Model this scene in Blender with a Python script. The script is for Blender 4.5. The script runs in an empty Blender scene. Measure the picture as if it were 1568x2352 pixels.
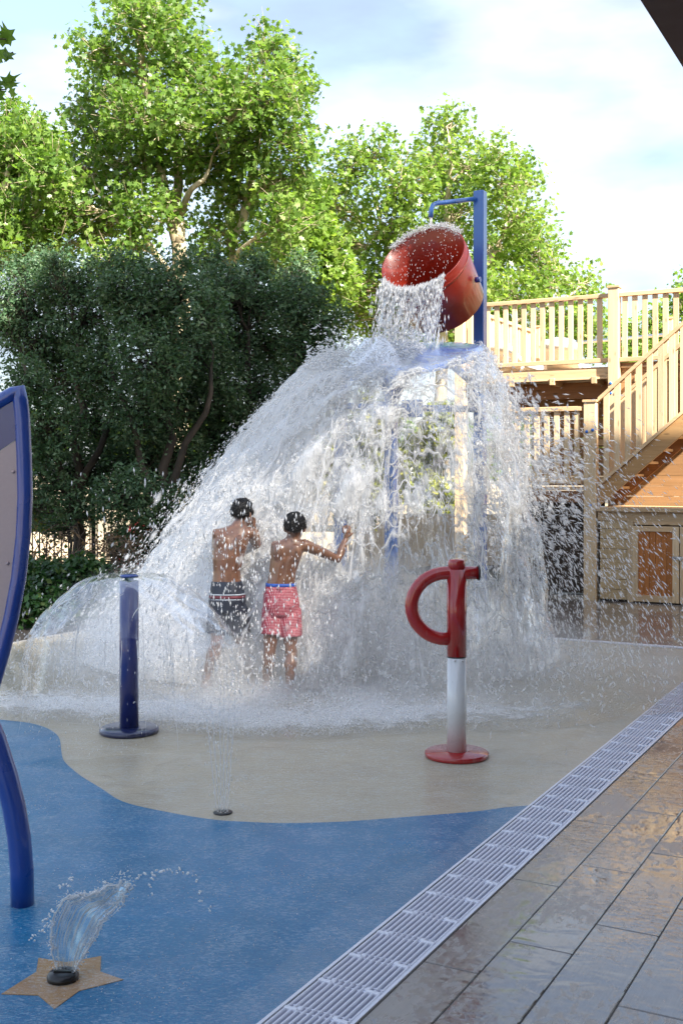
import bpy, math, random
import numpy as np
from mathutils import Vector, Matrix

C = bpy.context.scene
COL = C.collection
random.seed(7)
RNG = np.random.default_rng(7)
PI = math.pi

# ------------------------------------------------------------------ camera, world, sun, exposure
FD, HC, HOR = 2560.0, 1.7, 1090.0          # focal length and horizon row in units of a 1568x2352 frame; eye height
cam = bpy.data.cameras.new('camera')
camo = bpy.data.objects.new('camera', cam)
COL.objects.link(camo)
cam.sensor_fit = 'AUTO'
cam.sensor_width = 36.0
cam.lens = FD / 2352.0 * 36.0
cam.shift_y = (HOR - 1176.0) / 2352.0
cam.clip_end = 3000
cam.clip_start = 0.05
camo.location = (0, 0, HC)
camo.rotation_euler = (PI / 2, 0, 0)
C.camera = camo

SUN = Vector((0.62 * 0.766, -0.785 * 0.766, 0.643)).normalized()
world = bpy.data.worlds.new('World')
C.world = world
world.use_nodes = True
wn, wl = world.node_tree.nodes, world.node_tree.links
wn.clear()
w_out = wn.new('ShaderNodeOutputWorld')
w_bg = wn.new('ShaderNodeBackground')
w_sky = wn.new('ShaderNodeTexSky')
w_sky.sky_type = 'NISHITA'
w_sky.sun_disc = False
w_sky.sun_elevation = math.asin(SUN.z)
w_sky.sun_rotation = math.atan2(SUN.x, SUN.y)
w_sky.air_density = 1.2
w_sky.dust_density = 2.0
w_sky.ozone_density = 1.0
w_tc = wn.new('ShaderNodeTexCoord')
w_map = wn.new('ShaderNodeMapping')
w_map.inputs['Scale'].default_value = (1.6, 1.6, 4.5)
w_map.inputs['Location'].default_value = (3.0, 1.0, 0.4)
w_no = wn.new('ShaderNodeTexNoise')
w_no.inputs['Scale'].default_value = 1.6
w_no.inputs['Detail'].default_value = 6
w_no.inputs['Roughness'].default_value = 0.55
w_rp = wn.new('ShaderNodeValToRGB')
w_rp.color_ramp.elements[0].position = 0.40
w_rp.color_ramp.elements[0].color = (0.55, 0.55, 0.55, 1)
w_rp.color_ramp.elements[1].position = 0.66
w_rp.color_ramp.elements[1].color = (0.95, 0.95, 0.95, 1)
w_mix = wn.new('ShaderNodeMixRGB')
w_mix.inputs['Color2'].default_value = (2.2, 2.42, 2.8, 1)      # thin bright cloud veil
wl.new(w_tc.outputs['Generated'], w_map.inputs['Vector'])
wl.new(w_map.outputs[0], w_no.inputs['Vector'])
wl.new(w_no.outputs['Fac'], w_rp.inputs['Fac'])
wl.new(w_rp.outputs['Color'], w_mix.inputs['Fac'])
wl.new(w_sky.outputs['Color'], w_mix.inputs['Color1'])
w_no2 = wn.new('ShaderNodeTexNoise')
w_no2.inputs['Scale'].default_value = 2.3
w_no2.inputs['Detail'].default_value = 5
w_rp2 = wn.new('ShaderNodeValToRGB')
w_rp2.color_ramp.elements[0].position = 0.42
w_rp2.color_ramp.elements[0].color = (0.92 / 3, 1.08 / 3, 1.45 / 3, 1)
w_rp2.color_ramp.elements[1].position = 0.62
w_rp2.color_ramp.elements[1].color = (2.0 / 3, 2.12 / 3, 2.3 / 3, 1)
w_sc = wn.new('ShaderNodeVectorMath')
w_sc.operation = 'SCALE'
w_sc.inputs['Scale'].default_value = 3.0
wl.new(w_map.outputs[0], w_no2.inputs['Vector'])
wl.new(w_no2.outputs['Fac'], w_rp2.inputs['Fac'])
wl.new(w_rp2.outputs['Color'], w_sc.inputs[0])
wl.new(w_sc.outputs[0], w_mix.inputs['Color2'])
wl.new(w_mix.outputs[0], w_bg.inputs['Color'])
w_bg.inputs['Strength'].default_value = 0.085
wl.new(w_bg.outputs[0], w_out.inputs['Surface'])

sun = bpy.data.lights.new('sun', 'SUN')
sun.energy = 3.3
sun.angle = math.radians(0.5)
sun.color = (1.0, 0.93, 0.82)
suno = bpy.data.objects.new('sun', sun)
COL.objects.link(suno)
suno.rotation_euler = SUN.to_track_quat('Z', 'Y').to_euler()
suno.location = SUN * 50

C.view_settings.view_transform = 'Standard'
C.view_settings.look = 'None'
C.view_settings.gamma = 1
C.view_settings.use_curve_mapping = False
C.view_settings.exposure = 2.7
C.render.engine = 'CYCLES'
cy = C.cycles
cy.use_denoising = True
cy.max_bounces = 16
cy.diffuse_bounces = 8
cy.glossy_bounces = 4
cy.transmission_bounces = 6
cy.volume_bounces = 8
cy.transparent_max_bounces = 40
cy.volume_step_rate = 1.0
cy.volume_max_steps = 96
cy.sample_clamp_indirect = 6
cy.caustics_reflective = False
cy.caustics_refractive = False

# ------------------------------------------------------------------ coordinates
PHI = math.atan2(2158 - 784, FD)           # the paving runs 28 degrees to the right of the view
SP, CP = math.sin(PHI), math.cos(PHI)

def P(x, y, Y):
    return Vector(((x - 784.0) / FD * Y, Y, HC + (HOR - y) / FD * Y))

def G(x, y, z=0.0):
    Y = FD * (HC - z) / (y - HOR)
    return Vector(((x - 784.0) / FD * Y, Y, z))

def W(a, b, z=0.0):                         # along the drain / across it -> world
    return Vector((b * CP + a * SP, -b * SP + a * CP, z))

def AB(v):
    return (v.x * SP + v.y * CP, v.x * CP - v.y * SP)

def bx_of(x, a):                            # b of the picture column x on the plane at a
    k = (x - 784.0) / FD
    Y = a / (k * SP + CP)
    return k * Y * CP - Y * SP, Y

# ------------------------------------------------------------------ mesh helpers
def mesh_np(name, verts, faces, smooth=False):
    me = bpy.data.meshes.new(name)
    verts = np.asarray(verts, dtype=np.float32)
    faces = np.asarray(faces, dtype=np.int32)
    n, k = faces.shape
    me.vertices.add(len(verts))
    me.vertices.foreach_set('co', verts.ravel())
    me.loops.add(n * k)
    me.loops.foreach_set('vertex_index', faces.ravel())
    me.polygons.add(n)
    me.polygons.foreach_set('loop_start', np.arange(0, n * k, k, dtype=np.int32))
    if smooth:
        me.polygons.foreach_set('use_smooth', np.ones(n, dtype=bool))
    me.update(calc_edges=True)
    return me

class MB:
    def __init__(self):
        self.v, self.f, self.s = [], [], []

    def add(self, vs, fs, smooth=False):
        o = len(self.v)
        self.v += [tuple(p) for p in vs]
        self.f += [tuple(i + o for i in f) for f in fs]
        self.s += list(smooth) if hasattr(smooth, '__len__') else [smooth] * len(fs)
        return self

    def box(self, x0, x1, y0, y1, z0, z1):
        vs = [(x0, y0, z0), (x1, y0, z0), (x1, y1, z0), (x0, y1, z0), (x0, y0, z1), (x1, y0, z1), (x1, y1, z1), (x0, y1, z1)]
        fs = [(0, 3, 2, 1), (4, 5, 6, 7), (0, 1, 5, 4), (1, 2, 6, 5), (2, 3, 7, 6), (3, 0, 4, 7)]
        return self.add(vs, fs)

    def bbox(self, x0, x1, y0, y1, z0, z1, c=0.004):      # box with chamfered top and vertical edges
        def ring(i, z):
            return [(x0 + i, y0, z), (x1 - i, y0, z), (x1, y0 + i, z), (x1, y1 - i, z), (x1 - i, y1, z), (x0 + i, y1, z), (x0, y1 - i, z), (x0, y0 + i, z)]
        top = [(x0 + c, y0 + c, z1), (x1 - c, y0 + c, z1), (x1 - c, y1 - c, z1), (x0 + c, y1 - c, z1)]
        vs = ring(c, z0) + ring(c, z1 - c) + top
        fs = [tuple(reversed(range(8)))]
        for i in range(8):
            j = (i + 1) % 8
            fs.append((i, j, 8 + j, 8 + i))
        m = [16, 16, 17, 17, 18, 18, 19, 19]
        q = [0, 1, 1, 2, 2, 3, 3, 0]
        for i in range(8):
            j = (i + 1) % 8
            a, b = 16 + q[i], 16 + q[i] if i % 2 else 16 + q[i]
            t0 = 16 + [0, 1, 1, 2, 2, 3, 3, 0][i]
            t1 = 16 + [1, 1, 2, 2, 3, 3, 0, 0][i]
            t0 = 16 + [0, 1, 1, 2, 2, 3, 3, 0][i]
            if t0 == t1:
                fs.append((8 + i, 8 + j, t0))
            else:
                fs.append((8 + i, 8 + j, t1, t0))
        fs.append((16, 17, 18, 19))
        return self.add(vs, fs)

    def tube(self, pts, rad, n=10, caps=True, closed=False, smooth=True, flat=None):
        pts = [Vector(p) for p in pts]
        m = len(pts)
        if not hasattr(rad, '__len__'):
            rad = [rad] * m
        prev = None
        vs, fs = [], []
        for i, p in enumerate(pts):
            if closed:
                t = pts[(i + 1) % m] - pts[i - 1]
            else:
                t = pts[min(i + 1, m - 1)] - pts[max(i - 1, 0)]
            t = t.normalized() if t.length > 1e-9 else Vector((0, 0, 1))
            if prev is None:
                ref = Vector((0, 0, 1)) if abs(t.z) < 0.9 else Vector((1, 0, 0))
                u = t.cross(ref).normalized()
            else:
                u = (prev - t * prev.dot(t))
                u = u.normalized() if u.length > 1e-6 else t.orthogonal().normalized()
            prev = u
            w = t.cross(u)
            r = rad[i]
            ru, rw = (r, r) if not hasattr(r, '__len__') else r
            for k in range(n):
                a = 2 * PI * k / n
                vs.append(p + u * (ru * math.cos(a)) + w * (rw * math.sin(a)))
        rng = range(m if closed else m - 1)
        for i in rng:
            i2 = (i + 1) % m
            for k in range(n):
                k2 = (k + 1) % n
                fs.append((i * n + k, i * n + k2, i2 * n + k2, i2 * n + k))
        if caps and not closed:
            fs.append(tuple(reversed(range(n))))
            fs.append(tuple(range((m - 1) * n, m * n)))
            return self.add(vs, fs, [smooth] * (len(fs) - 2) + [False, False])
        return self.add(vs, fs, smooth)

    def lathe(self, prof, n=32, c=(0, 0, 0), smooth=True):
        vs, fs = [], []
        for r, z in prof:
            for k in range(n):
                a = 2 * PI * k / n
                vs.append((c[0] + r * math.cos(a), c[1] + r * math.sin(a), c[2] + z))
        for i in range(len(prof) - 1):
            for k in range(n):
                k2 = (k + 1) % n
                fs.append((i * n + k, i * n + k2, (i + 1) * n + k2, (i + 1) * n + k))
        fs.append(tuple(reversed(range(n))))
        fs.append(tuple(range((len(prof) - 1) * n, len(prof) * n)))
        return self.add(vs, fs, [smooth] * (len(fs) - 2) + [False, False])

    def ball(self, c, r, n=10, m=7):
        rx, ry, rz = r if hasattr(r, '__len__') else (r, r, r)
        vs, fs = [], []
        for i in range(m + 1):
            th = PI * i / m
            for k in range(n):
                a = 2 * PI * k / n
                vs.append((c[0] + rx * math.sin(th) * math.cos(a), c[1] + ry * math.sin(th) * math.sin(a), c[2] - rz * math.cos(th)))
        for i in range(m):
            for k in range(n):
                k2 = (k + 1) % n
                fs.append((i * n + k, i * n + k2, (i + 1) * n + k2, (i + 1) * n + k))
        return self.add(vs, fs, True)

    def sections(self, secs, n=20):            # (x, y, z, rx, ry) horizontal ellipses, super-elliptic
        vs, fs = [], []
        for (x, y, z, rx, ry) in secs:
            for k in range(n):
                a = 2 * PI * k / n
                ca, sa = math.cos(a), math.sin(a)
                e = 0.85
                vs.append((x + rx * math.copysign(abs(ca) ** e, ca), y + ry * math.copysign(abs(sa) ** e, sa), z))
        for i in range(len(secs) - 1):
            for k in range(n):
                k2 = (k + 1) % n
                fs.append((i * n + k, i * n + k2, (i + 1) * n + k2, (i + 1) * n + k))
        fs.append(tuple(reversed(range(n))))
        fs.append(tuple(range((len(secs) - 1) * n, len(secs) * n)))
        return self.add(vs, fs, True)

    def poly(self, pts, z0, z1):               # prism from a flat outline
        n = len(pts)
        vs = [(p[0], p[1], z0) for p in pts] + [(p[0], p[1], z1) for p in pts]
        fs = [tuple(reversed(range(n))), tuple(range(n, 2 * n))]
        for i in range(n):
            j = (i + 1) % n
            fs.append((i, j, n + j, n + i))
        return self.add(vs, fs)

    def mesh(self, name):
        me = bpy.data.meshes.new(name)
        me.from_pydata(self.v, [], self.f)
        me.polygons.foreach_set('use_smooth', np.array(self.s, dtype=bool))
        me.update()
        return me

def link(name, me, m=None, parent=None, loc=None, rot=None):
    if isinstance(me, MB):
        me = me.mesh(name)
    o = bpy.data.objects.new(name, me)
    COL.objects.link(o)
    if m is not None and not len(me.materials):
        me.materials.append(m)
    if parent is not None:
        o.parent = parent
    if loc is not None:
        o.location = loc
    if rot is not None:
        o.rotation_euler = rot
    return o

def tag(o, label=None, cat=None, group=None, kind=None):
    if label: o['label'] = label
    if cat: o['category'] = cat
    if group: o['group'] = group
    if kind: o['kind'] = kind
    return o

def empty(name, loc=(0, 0, 0), rz=0.0, label=None, cat=None, group=None, kind=None):
    o = bpy.data.objects.new(name, None)
    COL.objects.link(o)
    o.location = loc
    o.rotation_euler = (0, 0, rz)
    o.empty_display_size = 0.2
    return tag(o, label, cat, group, kind)

# ------------------------------------------------------------------ materials
class NM:
    def __init__(self, name):
        self.m = bpy.data.materials.new(name)
        self.m.use_nodes = True
        self.t = self.m.node_tree
        self.n, self.l = self.t.nodes, self.t.links
        self.n.clear()
        self.out = self.n.new('ShaderNodeOutputMaterial')

    def new(self, typ, ins=None, **kw):
        nd = self.n.new(typ)
        for k, v in kw.items():
            setattr(nd, k, v)
        for k, v in (ins or {}).items():
            self.put(nd.inputs[k], v)
        return nd

    def put(self, sock, v):
        if isinstance(v, bpy.types.NodeSocket):
            self.l.new(v, sock)
        elif isinstance(v, bpy.types.Node):
            self.l.new(v.outputs[0], sock)
        elif hasattr(v, '__len__') and len(v) == 3 and sock.type == 'RGBA':
            sock.default_value = (*v, 1)
        else:
            sock.default_value = v

    def noise(self, vec, scale, detail=3, rough=0.5, dist=0.0):
        nd = self.new('ShaderNodeTexNoise', {'Scale': scale, 'Detail': detail, 'Roughness': rough, 'Distortion': dist})
        if vec is not None: self.put(nd.inputs['Vector'], vec)
        return nd.outputs['Fac']

    def mapping(self, vec, scale=(1, 1, 1), rot=(0, 0, 0), loc=(0, 0, 0)):
        return self.new('ShaderNodeMapping', {'Vector': vec, 'Scale': scale, 'Rotation': rot, 'Location': loc}).outputs[0]

    def ramp(self, fac, stops):
        nd = self.new('ShaderNodeValToRGB', {'Fac': fac})
        el = nd.color_ramp.elements
        while len(el) < len(stops): el.new(0.5)
        for e, (p, c) in zip(el, stops):
            e.position = p
            e.color = (*c, 1) if hasattr(c, '__len__') else (c, c, c, 1)
        return nd.outputs['Color']

    def math(self, op, a, b=None, c=None, clamp=False):
        nd = self.new('ShaderNodeMath', operation=op, use_clamp=clamp)
        self.put(nd.inputs[0], a)
        if b is not None: self.put(nd.inputs[1], b)
        if c is not None: self.put(nd.inputs[2], c)
        return nd.outputs[0]

    def mixc(self, fac, a, b, mode='MIX'):
        nd = self.new('ShaderNodeMixRGB', {'Fac': fac, 'Color1': a, 'Color2': b}, blend_type=mode)
        return nd.outputs[0]

    def bump(self, h, strength=0.3, dist=0.01, normal=None):
        nd = self.new('ShaderNodeBump', {'Strength': strength, 'Distance': dist, 'Height': h})
        if normal is not None: self.put(nd.inputs['Normal'], normal)
        return nd.outputs[0]

    def pos(self):
        return self.new('ShaderNodeNewGeometry').outputs['Position']

    def obj(self):
        return self.new('ShaderNodeTexCoord').outputs['Object']

    def rnd(self):
        return self.new('ShaderNodeObjectInfo').outputs['Random']

    def bsdf(self, **kw):
        ins = {}
        names = {'color': 'Base Color', 'rough': 'Roughness', 'metal': 'Metallic', 'normal': 'Normal', 'coat': 'Coat Weight', 'coat_rough': 'Coat Roughness',
                 'coat_normal': 'Coat Normal', 'spec': 'Specular IOR Level', 'trans': 'Transmission Weight', 'sub': 'Subsurface Weight', 'alpha': 'Alpha', 'ior': 'IOR'}
        for k, v in kw.items(): ins[names[k]] = v
        nd = self.new('ShaderNodeBsdfPrincipled', ins)
        return nd

    def done(self, surf):
        self.put(self.out.inputs['Surface'], surf)
        return self.m

def simple(name, color, rough=0.4, metal=0.0, coat=0.0, var=0.06, scale=12, bump=0.0, spec=0.5):
    k = NM(name)
    n = k.noise(k.obj(), scale, 4)
    c = k.mixc(n, [max(0, x * (1 - var * 2)) for x in color], [min(1, x * (1 + var * 2)) for x in color])
    kw = dict(color=c, rough=k.math('MULTIPLY_ADD', n, 0.15, rough - 0.07), metal=metal, coat=coat, coat_rough=0.06, spec=spec)
    if bump: kw['normal'] = k.bump(k.noise(k.obj(), scale * 10, 2), bump, 0.002)
    return k.done(k.bsdf(**kw))

def droplet_paint(name, color, rough=0.22, coat=0.7):       # glossy paint, wet, with beads of water standing on it
    k = NM(name)
    o = k.obj()
    v = k.new('ShaderNodeTexVoronoi', {'Vector': o, 'Scale': 60.0, 'Randomness': 1.0})
    beads = k.ramp(v.outputs['Distance'], [(0.0, 1.0), (0.22, 0.0)])
    pick = k.ramp(k.noise(o, 25, 2), [(0.52, 0.0), (0.6, 1.0)])
    h = k.math('MULTIPLY', beads, pick)
    n = k.noise(o, 6, 4)
    c = k.mixc(n, [x * 0.86 for x in color], [min(1, x * 1.1) for x in color])
    run = k.ramp(k.noise(k.mapping(o, (38, 38, 2.2)), 1.0, 4, 0.6, 0.4), [(0.56, 0.0), (0.75, 1.0)])
    lime = k.math('MULTIPLY', run, k.ramp(k.noise(o, 4, 4, 0.6), [(0.42, 0.0), (0.66, 0.26)]))
    c = k.mixc(lime, c, (0.5, 0.5, 0.48))
    chip = k.ramp(k.noise(o, 46, 3, 0.6), [(0.70, 0.0), (0.73, 0.5)])
    c = k.mixc(chip, c, [x * 0.45 + 0.02 for x in color])
    rough = k.math('MULTIPLY_ADD', n, 0.2, rough - 0.06)
    return k.done(k.bsdf(color=c, rough=rough, coat=coat, coat_rough=0.04, normal=k.bump(h, 0.5, 0.003)))

def wood(name, axis, base, dark, rough=0.6, knots=True, vary=0.36):
    k = NM(name)
    r = k.rnd()
    o = k.new('ShaderNodeVectorMath', {0: k.obj(), 1: k.new('ShaderNodeCombineXYZ', {'X': k.math('MULTIPLY', r, 37.0), 'Y': k.math('MULTIPLY', r, 61.0), 'Z': k.math('MULTIPLY', r, 23.0)}).outputs[0]}, operation='ADD').outputs[0]
    sc = [34, 34, 34]; sc[axis] = 1.6
    g = k.noise(k.mapping(o, sc), 1.0, 5, 0.6, 0.6)
    sc2 = [5, 5, 5]; sc2[axis] = 0.7
    big = k.noise(k.mapping(o, sc2), 1.0, 2, 0.5, 0.3)
    c = k.mixc(k.ramp(g, [(0.35, 0.0), (0.7, 1.0)]), base, dark)
    c = k.mixc(k.math('MULTIPLY', big, 0.35), c, [x * 1.25 for x in base])
    if knots:
        s3 = [16, 16, 16]; s3[axis] = 5.0
        v = k.new('ShaderNodeTexVoronoi', {'Vector': k.mapping(o, s3), 'Scale': 0.75})
        kn = k.ramp(v.outputs['Distance'], [(0.09, 1.0), (0.20, 0.0)])
        c = k.mixc(k.math('MULTIPLY', kn, 0.6), c, [x * 0.35 for x in dark])
    hv = k.new('ShaderNodeHueSaturation', {'Color': c, 'Value': k.math('MULTIPLY_ADD', r, vary, 1 - vary / 2)})
    return k.done(k.bsdf(color=hv.outputs[0], rough=rough, normal=k.bump(g, 0.25, 0.002), spec=0.35))

PINE, PINE_D = (0.56, 0.40, 0.235), (0.45, 0.29, 0.145)
M_WX = wood('pine_across', 0, PINE, PINE_D)
M_WY = wood('pine_along', 1, PINE, PINE_D)
M_WZ = wood('pine_upright', 2, (0.60, 0.455, 0.285), (0.50, 0.345, 0.19))
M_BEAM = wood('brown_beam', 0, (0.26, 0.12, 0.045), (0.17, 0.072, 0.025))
M_ORANGE = wood('orange_door_board', 2, (0.42, 0.155, 0.04), (0.34, 0.115, 0.028), knots=False, vary=0.12)
M_SIDING = wood('siding_board', 0, (0.30, 0.17, 0.08), (0.22, 0.12, 0.05), knots=False, vary=0.15)
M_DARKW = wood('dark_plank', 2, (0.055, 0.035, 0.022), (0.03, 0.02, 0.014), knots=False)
M_CLAD = wood('pale_cladding', 0, (0.46, 0.34, 0.19), (0.38, 0.265, 0.13), knots=False, vary=0.12)

M_RED = droplet_paint('red_gloss_paint', (0.36, 0.012, 0.014), 0.2)
M_WHITE = droplet_paint('white_gloss_paint', (0.70, 0.72, 0.74), 0.25)
M_BLUE = droplet_paint('blue_gloss_paint', (0.012, 0.055, 0.30), 0.25)
M_BLUE_D = droplet_paint('deep_blue_paint', (0.010, 0.022, 0.16), 0.3)
M_BLUE_P = droplet_paint('steel_blue_paint', (0.035, 0.14, 0.46), 0.3)
M_ROOFBLUE = droplet_paint('bright_blue_roof', (0.035, 0.15, 0.58), 0.3)
M_NAVY = droplet_paint('navy_paint', (0.008, 0.015, 0.07), 0.3)
M_BUCKET = droplet_paint('bucket_red', (0.31, 0.022, 0.009), 0.34, 0.3)
M_PINKGREY = simple('pinkish_panel', (0.42, 0.33, 0.33), 0.45, var=0.03, scale=90)
M_BLACK = simple('black_rubber', (0.012, 0.012, 0.014), 0.3, var=0.1)
M_STEEL = simple('stainless_steel', (0.6, 0.6, 0.6), 0.25, metal=1.0)
M_PLASTIC = simple('white_plastic', (0.68, 0.69, 0.70), 0.35)
M_GREYPANEL = simple('grey_panel', (0.34, 0.34, 0.38), 0.5)
M_BOLTBLUE = simple('blue_bolt_cap', (0.02, 0.13, 0.5), 0.35)
M_IRON = simple('dark_iron', (0.015, 0.014, 0.013), 0.5)
M_ROOF = simple('dark_red_fascia', (0.035, 0.010, 0.011), 0.5)
M_SOFFIT = simple('dark_soffit', (0.05, 0.035, 0.03), 0.7)
M_GRATE = simple('grate_plastic', (0.78, 0.79, 0.87), 0.33, var=0.05, scale=40, bump=0.15)
M_CONCRETE = simple('pale_concrete', (0.42, 0.39, 0.35), 0.8, var=0.12, scale=3, bump=0.2)
M_WHITEWALL = simple('white_render', (0.72, 0.69, 0.64), 0.85, var=0.05, scale=4)
M_STUCCO = simple('beige_render', (0.46, 0.38, 0.28), 0.85, var=0.08, scale=4, bump=0.2)
M_GLASSD = simple('dark_glass', (0.02, 0.025, 0.03), 0.05)

def pad_material(name, ca, cb, speck, scale=1.0):
    """granular rubber under a thin running film of water"""
    k = NM(name)
    p = k.pos()
    g = k.math('ADD', k.math('MULTIPLY', k.noise(p, 260, 2, 0.7), 0.5), k.math('MULTIPLY', k.noise(p, 95, 2, 0.7), 0.5))
    big = k.noise(p, 1.7, 5, 0.6)
    c = k.mixc(k.ramp(g, [(0.3, 0.0), (0.72, 1.0)]), ca, cb)
    c = k.mixc(k.ramp(k.noise(p, 420, 1), [(0.62, 0.0), (0.72, 1.0)]), c, speck)
    c = k.mixc(k.math('MULTIPLY', k.ramp(big, [(0.42, 0.0), (0.62, 1.0)]), 0.35), c, [x * 0.62 for x in ca])
    fl = k.noise(k.mapping(p, (9, 26, 1), (0, 0, 0.3)), 1.0, 4, 0.62, 1.4)
    fl2 = k.noise(k.mapping(p, (34, 80, 1), (0, 0, -0.25)), 1.0, 3, 0.65, 0.8)
    h = k.math('ADD', k.math('MULTIPLY', fl, 0.8), k.math('MULTIPLY', fl2, 0.45))
    act = k.ramp(k.noise(p, 1.1, 3, 0.5), [(0.42, 0.06), (0.60, 1.0)])
    nb = k.bump(k.math('MULTIPLY', h, act), 0.9 * scale, 0.10)
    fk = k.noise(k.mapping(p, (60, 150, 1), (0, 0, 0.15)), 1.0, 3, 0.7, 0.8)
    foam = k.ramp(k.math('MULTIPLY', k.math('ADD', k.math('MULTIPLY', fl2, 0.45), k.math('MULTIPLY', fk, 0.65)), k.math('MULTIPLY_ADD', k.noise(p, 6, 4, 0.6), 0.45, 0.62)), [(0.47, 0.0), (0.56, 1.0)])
    c = k.mixc(k.math('MULTIPLY', foam, 0.26), c, (0.62, 0.74, 0.82))  # painted glints: sky reflected on ripples, mixed into the colour
    return k.done(k.bsdf(color=c, rough=0.55, coat=0.7, coat_rough=0.04, coat_normal=nb, normal=k.bump(g, 0.4, 0.004), spec=0.2))

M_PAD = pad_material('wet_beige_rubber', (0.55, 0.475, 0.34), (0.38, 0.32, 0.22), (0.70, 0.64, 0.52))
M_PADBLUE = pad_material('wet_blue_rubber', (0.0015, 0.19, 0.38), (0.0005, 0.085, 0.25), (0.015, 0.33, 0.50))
M_PADDARK = pad_material('wet_deep_blue_rubber', (0.005, 0.19, 0.46), (0.002, 0.10, 0.33), (0.03, 0.31, 0.58))
M_STAR = pad_material('wet_sand_rubber', (0.44, 0.25, 0.10), (0.28, 0.15, 0.06), (0.6, 0.42, 0.22), 0.6)

def tile_material(name, wet_lo, wet_hi):
    k = NM(name)
    p = k.mapping(k.pos(), rot=(0, 0, PHI))
    r = k.rnd()
    pz = k.new('ShaderNodeVectorMath', {0: p, 1: k.new('ShaderNodeCombineXYZ', {'X': k.math('MULTIPLY', r, 9.0), 'Y': 0.0, 'Z': k.math('MULTIPLY', r, 5.0)}).outputs[0]}, operation='ADD').outputs[0]
    gr = k.noise(k.mapping(pz, (90, 2.6, 1)), 1.0, 5, 0.62, 0.4)
    c = k.mixc(k.ramp(gr, [(0.3, 0.0), (0.7, 1.0)]), (0.15, 0.125, 0.108), (0.27, 0.235, 0.205))
    c = k.mixc(k.math('MULTIPLY', k.noise(p, 2.5, 3), 0.4), c, (0.30, 0.265, 0.235))
    film = k.noise(k.mapping(p, (1.0, 0.7, 1)), 2.3, 6, 0.62, 0.6)
    spots = k.noise(k.mapping(p, (24, 14, 1), (0, 0, 0.6)), 1.0, 4, 0.65, 0.5)
    wet = k.ramp(k.math('ADD', k.math('MULTIPLY', film, 0.55), k.math('MULTIPLY', spots, 0.55)), [(wet_lo, 0.0), (wet_hi, 1.0)])
    rough = k.math('MULTIPLY_ADD', wet, -0.33, 0.36)
    h = k.math('MULTIPLY', k.noise(k.mapping(p, (22, 34, 1)), 1.0, 3, 0.55, 0.8), 1.0)
    rip = k.noise(k.mapping(p, (5, 9, 1)), 1.0, 2, 0.5, 0.6)
    act = k.ramp(k.noise(p, 1.3, 2), [(0.42, 0.0), (0.62, 1.0)])
    nb = k.bump(k.math('ADD', k.math('MULTIPLY', h, k.math('MULTIPLY', act, 0.5)), k.math('MULTIPLY', rip, 0.35)), 0.22, 0.03)
    c = k.mixc(k.math('MULTIPLY', wet, 0.35), c, (0.06, 0.045, 0.035))
    bs = k.bsdf(color=c, rough=0.5, normal=k.bump(gr, 0.15, 0.002), coat=1.0, coat_rough=rough, coat_normal=nb, spec=0.2)
    bs.inputs['Coat IOR'].default_value = 1.9
    return k.done(bs)

M_TILE = tile_material('wet_wood_look_tile', 0.49, 0.55)
M_TILE_BACK = tile_material('flooded_wood_look_tile', 0.36, 0.46)
M_GROUT = simple('dark_grout', (0.035, 0.032, 0.03), 0.6)

def leaf_material(name, c0, c1, c2, trans=0.45, gloss=0.35):
    k = NM(name)
    a = k.new('ShaderNodeAttribute', attribute_name='rnd').outputs['Fac']
    c = k.ramp(a, [(0.0, c0), (0.55, c1), (1.0, c2)])
    tc = k.mixc(1.0, c, (1.5, 1.55, 0.75), 'MULTIPLY')
    d = k.bsdf(color=c, rough=gloss, spec=0.4)
    t = k.new('ShaderNodeBsdfTranslucent', {'Color': tc})
    return k.done(k.new('ShaderNodeMixShader', {'Fac': trans, 1: d.outputs[0], 2: t.outputs[0]}))

M_PLANE = leaf_material('plane_leaf', (0.075, 0.15, 0.028), (0.135, 0.23, 0.045), (0.22, 0.31, 0.075), 0.5)
M_PLANE2 = leaf_material('plane_leaf_far', (0.10, 0.185, 0.03), (0.175, 0.275, 0.05), (0.26, 0.34, 0.09), 0.5)
M_OAK = leaf_material('holm_oak_leaf', (0.030, 0.070, 0.032), (0.072, 0.145, 0.068), (0.17, 0.24, 0.14), 0.3, 0.5)
M_IVY = leaf_material('low_shrub_leaf', (0.012, 0.04, 0.012), (0.03, 0.085, 0.022), (0.08, 0.12, 0.03), 0.25)
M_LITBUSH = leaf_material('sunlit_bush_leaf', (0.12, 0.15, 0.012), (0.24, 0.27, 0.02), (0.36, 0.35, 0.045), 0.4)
M_DEADLEAF = leaf_material('dead_leaf', (0.10, 0.06, 0.03), (0.17, 0.11, 0.06), (0.25, 0.17, 0.10), 0.2)

def bark(name, a, b, scale=3.0):
    k = NM(name)
    o = k.pos()
    n = k.noise(k.mapping(o, (1, 1, 0.5)), scale, 5, 0.6, 0.5)
    c = k.mixc(k.ramp(n, [(0.42, 0.0), (0.55, 1.0)]), a, b)
    return k.done(k.bsdf(color=c, rough=0.8, normal=k.bump(k.noise(o, 30, 3), 0.4, 0.01)))

M_BARK = bark('plane_bark', (0.55, 0.47, 0.32), (0.30, 0.24, 0.15))
M_BARKD = bark('oak_bark', (0.06, 0.045, 0.032), (0.03, 0.024, 0.018))
M_DEADTWIG = bark('dead_twig', (0.15, 0.105, 0.07), (0.09, 0.065, 0.045))

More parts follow.
